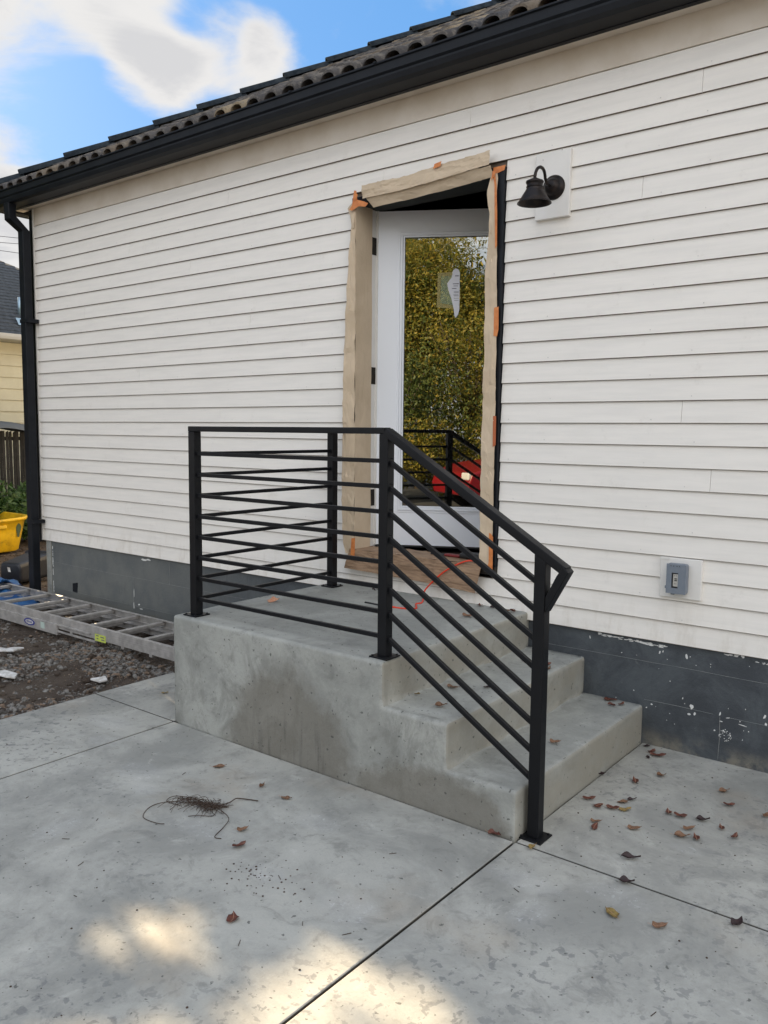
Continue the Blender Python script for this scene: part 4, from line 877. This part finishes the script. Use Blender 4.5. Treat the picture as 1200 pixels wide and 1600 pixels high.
# black bin lying on its side, base towards the viewer
def rrect(cx, cz, hw, hh, r_, k=5):
    P = []
    for sx, sz, a0 in ((1, 1, 0), (-1, 1, 90), (-1, -1, 180), (1, -1, 270)):
        for i in range(k): t = R(a0+90*i/(k-1)); P.append((cx+sx*(hw-r_)+r_*math.cos(t), cz+sz*(hh-r_)+r_*math.sin(t)))
    return P
bn = empty('waste_bin', (-5.0, .3, 0), 'small black plastic waste bin lying on its side behind the downspout', 'bin')
bc = Vector((-5.18, .13, 0)); bd_ = Vector((-.37, .92, 0)).normalized(); bs = Vector((bd_.y, -bd_.x, 0))
def ring3(t, hw, hh, r_): return [tuple(bc+bd_*t+bs*a+Vector((0, 0, b_))) for a, b_ in rrect(0, hh+.005, hw, hh, r_)]
secs = [(a*.82, b_*.78, c_*.78, d_*.78) for a, b_, c_, d_ in ((0, .135, .105, .05), (.012, .150, .118, .05), (.03, .155, .122, .05), (.48, .19, .15, .05), (.481, .205, .163, .055), (.50, .205, .163, .055), (.50, .18, .14, .05), (.05, .14, .11, .045))]
V = []; Fc = []
for q in secs: V += ring3(*q)
k = 20
for i in range(len(secs)-1):
    for j in range(k): Fc.append((i*k+j, i*k+(j+1) % k, (i+1)*k+(j+1) % k, (i+1)*k+j))
Fc += [tuple(range(k-1, -1, -1)), tuple((len(secs)-1)*k+j for j in range(k))]
mk('bin_shell', V, Fc, m_bin, bn)
q = bc-bd_*.003; mk('bin_label', [tuple(q+bs*a+Vector((0, 0, z_))) for a, z_ in ((-.03, .155), (.0, .15), (.008, .108), (-.022, .111))], [(0, 1, 2, 3)], m_scrap, bn)
# yellow tub
tb = empty('plastic_tub', (-7.0, .7, 0), 'large scuffed yellow plastic tub in front of the shrubs', 'tub')
def tring(z_, hx, hy, r_): return [(-7.42+x_, .72+y_, z_) for x_, y_ in rrect(0, 0, hx, hy, r_, 7)]
secs = [(.015, .40, .50, .14), (.03, .42, .53, .16), (.22, .455, .57, .18), (.36, .48, .60, .19), (.365, .51, .63, .21), (.395, .515, .635, .21), (.40, .50, .62, .2), (.39, .47, .59, .19), (.05, .40, .50, .15)]
V = []; Fc = []; k = 28
for q in secs: V += tring(*q)
for i in range(len(secs)-1):
    for j in range(k): Fc.append((i*k+j, i*k+(j+1) % k, (i+1)*k+(j+1) % k, (i+1)*k+j))
Fc += [tuple(range(k-1, -1, -1)), tuple((len(secs)-1)*k+j for j in range(k))]
for i, v in enumerate(V): V[i] = (v[0], v[1], v[2]*(1.0+.14*(v[1]-.7)))
mk('tub_shell', V, Fc, m_tub, tb, smooth=True)
MB().box(-6.95, -6.925, .62, 1.02, .30, .345).build('handle', m_tub, tb, bevel=.01)
fl = [(-6.962+.0, 1.17+.028*math.cos(t)*(1+.3*math.sin(3*t)), .27+.085*math.sin(t)) for t in [2*math.pi*i/14 for i in range(14)]]
mk('dark_smear', [(x+.006+(z_-.27)*.13, y, z_) for x, y, z_ in fl], [tuple(range(14))], m_tubpatch, tb)
# scraps
for nm, P, lab in (('plaster_scrap', [(-2.93, -1.20), (-2.74, -1.13), (-2.76, -1.05), (-2.84, -1.08), (-2.86, -1.12), (-2.99, -1.12)], 'largest white plaster scrap on the dirt at the left edge'),
                   ('plaster_scrap', [(-2.40, -1.45), (-2.28, -1.42), (-2.22, -1.40), (-2.27, -1.36), (-2.38, -1.38)], 'white plaster scrap among gravel nearest the slab corner'),
                   ('plaster_scrap', [(-1.92, -1.10), (-1.84, -1.09), (-1.82, -1.05), (-1.87, -1.03), (-1.89, -1.06)], 'small white plaster scrap right of the others, by the slab edge')):
    b = MB().prism(P, 0, .012, 'z'); o = b.build(nm, m_scrap, bevel=.002, seg=1)
    for v in o.data.vertices: v.co.z += dirt_h(v.co.x, v.co.y)+.02+.10*(v.co.y-P[0][1])
    tag(o, lab, 'scrap', 'white plaster scraps on the dirt')

# foliage helper: leaf-sized quads through a crown
def leafcloud(centers, count, size, seed, reject=None):
    g = np.random.default_rng(seed); cs_ = np.array([c[:3] for c in centers]); rs = np.array([c[3:6] for c in centers]); wts = rs.prod(1)**.66; wts /= wts.sum()
    P = []
    while sum(len(p) for p in P) < count:
        k = g.choice(len(cs_), 4000, p=wts); d = g.normal(size=(4000, 3)); d /= np.linalg.norm(d, axis=1)[:, None]
        p = cs_[k]+d*rs[k]*(g.random((4000, 1))**.38)
        if reject is not None: p = p[~reject(p)]
        P.append(p)
    p = np.concatenate(P)[:count]; n_ = len(p)
    a = g.normal(size=(n_, 3)); a /= np.linalg.norm(a, axis=1)[:, None]; b = g.normal(size=(n_, 3)); b -= a*(a*b).sum(1)[:, None]; b /= np.linalg.norm(b, axis=1)[:, None]
    s_ = size*g.uniform(.6, 1.3, (n_, 1))
    V = np.stack([p-a*s_, p-b*s_*.42+a*s_*.1, p+a*s_, p+b*s_*.42+a*s_*.1], 1).reshape(-1, 3)
    return V, np.arange(n_*4).reshape(-1, 4)
def fast_mesh(name, V, Fq, m, parent):
    off = np.array(woff(parent)); me = bpy.data.meshes.new(name); n_ = len(Fq)
    me.vertices.add(len(V)); me.vertices.foreach_set('co', (V-off).astype(np.float32).ravel()); me.loops.add(n_*4); me.loops.foreach_set('vertex_index', Fq.astype(np.int32).ravel())
    me.polygons.add(n_); me.polygons.foreach_set('loop_start', np.arange(0, n_*4, 4, dtype=np.int32)); me.update(calc_edges=True); me.materials.append(m)
    o = bpy.data.objects.new(name, me); C.objects.link(o); o.parent = parent; return o
def tree(x, y, h, blobs, count, size, m, lab, seed, reject=None, trunk=.16, group=None, cat='tree', nm='tree'):
    t = empty(nm, (x, y, -.05), lab, cat, group); g = random.Random(seed)
    b = MB(); b.tube([(x, y, -.1), (x+.05, y, h*.25), (x-.04, y+.06, h*.5), (x, y, h*.85)], [trunk, trunk*.8, trunk*.6, trunk*.15], 10)
    for c in blobs: b.tube([(x, y, h*g.uniform(.22, .5)), ((x+c[0])/2, (y+c[1])/2, (h*.4+c[2])/2+.2), (c[0], c[1], c[2]+c[5]*.3)], [trunk*.4, trunk*.25, trunk*.08], 7)
    b.build('trunk', m_bark, t, smooth=True); V, Fq = leafcloud(blobs, count, size, seed, reject); fast_mesh('crown', V, Fq, m, t); return t
# the tree at the left whose gaps let the sun reach the slab
P1 = [(.25, -2.60), (.21, -2.38), (.33, -2.20), (.44, -2.13), (.58, -2.22), (.67, -2.33), (.66, -2.43), (.62, -2.55), (.42, -2.60)]
P2 = [(.50, -2.90), (.53, -2.70), (.66, -2.60), (.76, -2.46), (.79, -2.26), (.80, -2.12), (.92, -2.03), (1.0, -2.07), (1.10, -2.03), (1.28, -2.04), (1.40, -2.15), (1.56, -2.47), (1.5, -3.6), (.6, -3.6)]
P3 = [(.66, -2.40), (.64, -2.26), (.76, -2.21), (.80, -2.30), (.77, -2.42)]
def inpoly(px, py, P):
    r_ = np.zeros(len(px), bool)
    for (x0, y0), (x1, y1) in zip(P, P[1:]+P[:1]):
        c = ((y0 > py) != (y1 > py)) & (px < (x1-x0)*(py-y0)/(y1-y0+1e-12)+x0); r_ ^= c
    return r_
def sunhole(p):
    t = p[:, 2]/sd.z; gx, gy = p[:, 0]-sd.x*t, p[:, 1]-sd.y*t
    wob = .025*np.sin(gx*17+gy*9)+.02*np.sin(gx*37-gy*29); g = np.random.default_rng(5)
    return (((inpoly(gx+wob, gy+wob*.6, P1) | inpoly(gx+wob*.7, gy-wob*.5, P2)) & (g.random(len(p)) < .9975)) | (inpoly(gx, gy, P3) & (g.random(len(p)) < .985)))
tree(-7.6, -1.5, 5.4, [(-7.6, -1.3, 3.9, 1.5, 1.8, 1.9), (-7.5, -2.3, 3.6, 1.4, 1.5, 2.0), (-7.7, -.5, 3.2, 1.4, 1.2, 2.0), (-7.4, -1.4, 2.2, 1.4, 1.7, 1.2), (-7.6, -3.4, 3.6, 1.4, 1.5, 2.2)], 95000, .065, m_leafA, 'broad leafy tree left of the yard, outside the view', 41, sunhole)
tree(-8.5, -.1, 5.0, [(-8.5, .0, 3.4, 1.0, .95, 1.9), (-8.5, -.2, 2.2, 1.0, 1.1, 1.3), (-8.4, -.9, 4.4, 1.1, 1.2, 1.3), (-8.7, .65, 3.4, .9, .70, 2.1), (-8.6, .5, 4.6, .9, .8, 1.2), (-7.5, .25, 4.4, .9, .65, 1.5), (-7.6, .2, 3.0, .9, .6, 1.2)], 95000, .065, m_leafA, 'slim leafy tree close to the yellow house, outside the view', 42, sunhole)
# trees across the drive, seen in the door glass
rx = [(3.8, -15.8, 6.8, 0), (6.2, -15.6, 7.8, 1), (8.8, -15.2, 7.0, 0), (6.6, -18.5, 9.0, 1), (11.2, -15.8, 7.5, 0), (1.4, -17, 7.0, 1), (4.5, -12.9, 3.3, 0), (6.5, -13.3, 4.6, 1), (8.7, -12.9, 3.5, 1)]
labs = ['dark green leafy tree across the drive, left in the door reflection', 'tall yellowing tree in the middle of the door reflection', 'green tree right of centre in the door reflection', 'tall yellow-green tree behind the others across the drive', 'green tree far right across the drive', 'yellowing tree far left across the drive', 'small green-leaved tree, left of three low ones in the door reflection', 'small yellow-leaved tree, middle and tallest of three low ones in the door reflection', 'small yellow-leaved tree, right of three low ones in the door reflection']
for i, (x, y, h, c) in enumerate(rx):
    g = random.Random(60+i); bl = [(x+g.uniform(-1.3, 1.3), y+g.uniform(-1.1, 1.1), h*g.uniform(.28, .85), g.uniform(.8, 1.5), g.uniform(.8, 1.4), g.uniform(.6, 1.1)) for _ in range(22)]
    tree(x, y, h, bl, 42000 if h > 5 else 11000, .050, m_leafB if c else m_leafA, labs[i], 70+i, group='trees across the drive', trunk=.17 if h > 5 else .07)
bl = [(x, -11.9+.3*math.sin(x*2), .9+.35*math.sin(x*3.1), .8, .6, .75) for x in np.arange(0, 12, .7)]
tree(6.0, -11.9, 1.0, bl, 30000, .05, m_leafB, 'low yellow-green hedge along the far side of the drive', 99, trunk=.05, cat='hedge', nm='hedge')

# shrubs by the fence, tree beyond the neighbour's roof
for i, (x, y, h, lab) in enumerate(((-8.0, 1.35, .85, 'dark green shrub behind the yellow tub, left one'), (-7.9, 2.0, .80, 'dark green shrub against the slatted fence, by the downspout'))):
    tree(x, y, h, [(x, y, h*.5, .42, .45, h*.5), (x+.2, y+.2, h*.38, .35, .4, h*.35)], 2600, .045, m_leafC, lab, 50+i, trunk=.02, group='shrubs by the fence', cat='shrub', nm='shrub')
tree(-16.2, 6.3, 4.9, [(-16.2, 5.9, 4.2, .9, .8, .75), (-16.1, 6.9, 4.3, .7, .8, .6), (-16.3, 6.4, 3.6, .9, 1.2, .7), (-16.2, 7.4, 4.0, .8, .8, .6)], 2600, .075, m_leafA, 'bushy green treetop rising behind the dark shingle roof', 55)

# ------------------------------------------------------------------ fence
fc = empty('slat_fence', (-8.5, 2, 0), 'dark weathered slat fence with a curved grey cover, behind the yellow tub', 'fence')
g = random.Random(3); k = 0
for y in np.arange(-.4, 3.6, .047):
    t = g.uniform(-.012, .012); MB().prism([(y, .0), (y+.037, .0), (y+.037+t, 1.43), (y+t, 1.43+g.uniform(-.03, .02))], -8.5+g.uniform(-.006, .006), -8.488, 'x').build('slat', m_slat, fc)
for z_ in (.25, 1.3): MB().box(-8.53, -8.503, -.5, 3.7, z_, z_+.05).build('rail', m_slat, fc)
for y in (-.45, 1.55, 3.6): MB().tube([(-8.55, y, 0), (-8.55, y, 1.45)], .03, 8).build('fence_post', m_slat, fc)
b = MB(); V = []; Fc = []; kk = 16
for i in range(30):
    y = -.4+4.0*i/29; zc = 1.44+.03*math.sin(i*.9); top = .06+.045*math.sin(max(0, min(1, (y-1.2)/1.2))*math.pi/2)
    for j in range(8): t = math.pi*j/7; V.append((-8.56-.22*math.cos(t), y, zc+top*math.sin(t)))
Fc = [(i*8+j, (i+1)*8+j, (i+1)*8+j+1, i*8+j+1) for i in range(29) for j in range(7)]
mk('fence_cover', V, Fc, m_tarp, fc, smooth=True)

# ------------------------------------------------------------------ neighbour's house
nb = empty('neighbour_house', (-10, 3, 0), 'cream-yellow clapboard house with dark shingle roof at the left edge', 'house')
e = .1725
for i in range(18):
    z0 = -.35+i*e
    if z0 > 2.6: break
    b = MB(); b.prism([(-9.985, z0), (-9.968, z0), (-9.986, z0+e-.004), (-9.999, z0+e-.004)], -2.2, 6.7, 'y')
    b.V = [(x, y, z_) for (x, y, z_) in b.V]; b.build('siding_board', m_yellow, nb)
MB().box(-15, -10.0, -2.2, 6.7, -.4, 2.76).build('wall_core', m_yellow, nb)
ns = .55
zr_ = 2.84+3.98*ns
nr = mk('roof', [(-9.62, -2.5, 2.84), (-9.62, 7.0, 2.84), (-13.6, 3.02, zr_), (-13.6, -2.5, zr_), (-17.6, 7.0, 2.84), (-17.6, -2.5, 2.84)], [(0, 1, 2, 3), (1, 4, 2), (4, 5, 3, 2), (0, 3, 5)], m_nroof, nb)
# shingle courses as thin laps up the visible slope
b = MB(); ln = math.sqrt(1+ns*ns); k = 0
for i in range(31):
    t0, t1 = i*.145/ln, (i+1)*.145/ln
    xa, xb = -9.62-t0, -9.62-t1
    if xb < -13.55: break
    ye = 7.0-t0-.03
    b.add([(xa, -2.5, 2.84+t0*ns+.014), (xa, ye, 2.84+t0*ns+.014), (xb, ye-.1, 2.84+t1*ns+.003), (xb, -2.5, 2.84+t1*ns+.003), (xa, -2.5, 2.84+t0*ns), (xa, ye, 2.84+t0*ns)], [(0, 1, 2, 3), (0, 4, 5, 1)])
o = b.build('shingle_courses', m_nroof, nr); o['kind'] = 'stuff'
# gutter with a lip, soffit
P = [(-9.985, 2.762), (-9.60, 2.762), (-9.575, 2.775), (-9.565, 2.81), (-9.565, 2.852), (-9.59, 2.856), (-9.60, 2.84), (-9.985, 2.80)]
kk = len(P); mk('gutter', [(x, -2.5, z) for x, z in P]+[(x, 7.05, z) for x, z in P], [(i, i+1, kk+i+1, kk+i) for i in range(kk-1)], m_ngut, nb)
vp = MB().tube([(-10.37, 3.15, 3.2), (-10.37, 3.15, 3.52)], .05, 12).build('vent_pipe', m_galv, nr, smooth=True)
mk('flashing', [(-9.92, 2.86, 2.84+.30*ns+.03), (-9.92, 3.12, 2.84+.30*ns+.03), (-10.12, 3.20, 2.84+.50*ns+.05), (-10.12, 2.92, 2.84+.50*ns+.05)], [(0, 1, 2, 3)], m_galv, nr)

# ------------------------------------------------------------------ overhead lines
for (z0, sl, lab) in ((8.95, .10, 'thin black overhead line, topmost of the three'), (8.72, .12, 'thin black overhead line, middle of the three'), (8.38, .05, 'thin black overhead line, lowest of the three')):
    pts = [(-30, y, z0+(y-13.5)*sl+((y-17)**2)*.0012) for y in range(2, 40, 2)]
    tag(MB().tube(pts, .011, 5).build('overhead_line', m_wire), lab, 'cable', 'overhead lines at the left')

# ------------------------------------------------------------------ red car parked across the drive (seen mirrored in the door glass)
CXC, CYC = 6.5, -9.9
car = empty('parked_car', (CXC, CYC, -.06), 'red hatchback parked on the drive, seen only mirrored in the door glass', 'car')
def carsec(profile, y0, y1, inset, mb):     # lofted body with tumblehome
    k = len(profile); V = []; Fc = []
    for y, ins in ((y0, inset), (y0+.06, 0), (y1-.06, 0), (y1, inset)):
        for x, z in profile:
            cx_, cz_ = 0, .6; V.append((CXC+x*(1-ins*.25), CYC+y, -.06+(z-cz_)*(1-ins)+cz_))
    for i in range(3):
        for j in range(k): Fc.append((i*k+j, i*k+(j+1) % k, (i+1)*k+(j+1) % k, (i+1)*k+j))
    Fc += [tuple(range(k)), tuple(3*k+j for j in range(k-1, -1, -1))]; mb.add(V, Fc)
body = [(-2.05, .30), (-1.72, .26), (-1.66, .50), (-1.45, .66), (-1.20, .66), (-1.02, .50), (-.96, .26), (.96, .26), (1.02, .50), (1.20, .66), (1.45, .66), (1.66, .50), (1.72, .26), (2.02, .32), (2.06, .62), (2.00, .90), (1.55, .98), (-.85, .98), (-1.55, .90), (-2.02, .74), (-2.10, .5)]
b = MB(); carsec(body, -.86, .86, .06, b); cb = b.build('body', m_car, car, bevel=.03, seg=2)
cab = [(-.95, .975), (-.30, 1.38), (.15, 1.45), (1.15, 1.42), (1.72, 1.30), (1.98, .975)]
b = MB(); V = []
for y, s_ in ((-.80, 0), (-.60, 1), (.60, 1), (.80, 0)):
    for x, z in cab: V.append((CXC+x, CYC+(y if z < 1.1 else math.copysign(.62, y)), -.06+z))
b = MB(); k = len(cab); A = [(CXC+x, CYC-(.80 if z < 1.1 else .62), -.06+z) for x, z in cab]; Bq = [(CXC+x, CYC+(.80 if z < 1.1 else .62), -.06+z) for x, z in cab]
b.add(A+Bq, [tuple(range(k)), tuple(range(2*k-1, k-1, -1))]+[(i, i+k, (i+1) % k+k, (i+1) % k) for i in range(k)])
b.build('cabin_glass', m_carg, car, bevel=.02)
b = MB(); b.add([(CXC+x, CYC+y, -.06+z) for y in (-.61, .61) for x, z in ((-.28, 1.40), (.15, 1.47), (1.15, 1.44), (1.66, 1.34))], [(0, 1, 5, 4), (1, 2, 6, 5), (2, 3, 7, 6)])
for y in (-1, 1):
    for (xa, za, xb, zb) in ((-.95, .98, -.30, 1.40), (.35, .98, .30, 1.45), (1.35, .98, 1.30, 1.41), (1.98, .98, 1.68, 1.33)): b.bar((CXC+xa, CYC+y*.805, -.06+za), (CXC+xb, CYC+y*.63, -.06+zb), .05, .05)
b.build('roof_and_pillars', m_car, car)
for x in (-1.34, 1.34):
    for y in (-.80, .80):
        wl = MB().lathe([(.20, -.10), (.30, -.10), (.325, -.07), (.325, .07), (.30, .10), (.20, .10)], (CXC+x, CYC+y, .265), 'y', 28).build('tyre', m_tyre, car, smooth=True)
        MB().lathe([(0, .085), (.06, .09), (.19, .07), (.205, .09), (.205, -.09), (.19, -.07), (.06, -.09), (0, -.085)], (CXC+x, CYC+y, .265), 'y', 20).build('rim', m_rim, wl, smooth=True)
for y in (-.66, .66):
    MB().box(CXC-2.07, CXC-1.86, CYC+y-.16, CYC+y+.16, .56, .70).build('headlight', m_lampw, car, bevel=.03)
    MB().box(CXC+1.93, CXC+2.06, CYC+y-.13, CYC+y+.13, .66, .86).build('tail_light', mat('tail_light', (.4, .0, .0), .2), car, bevel=.02)
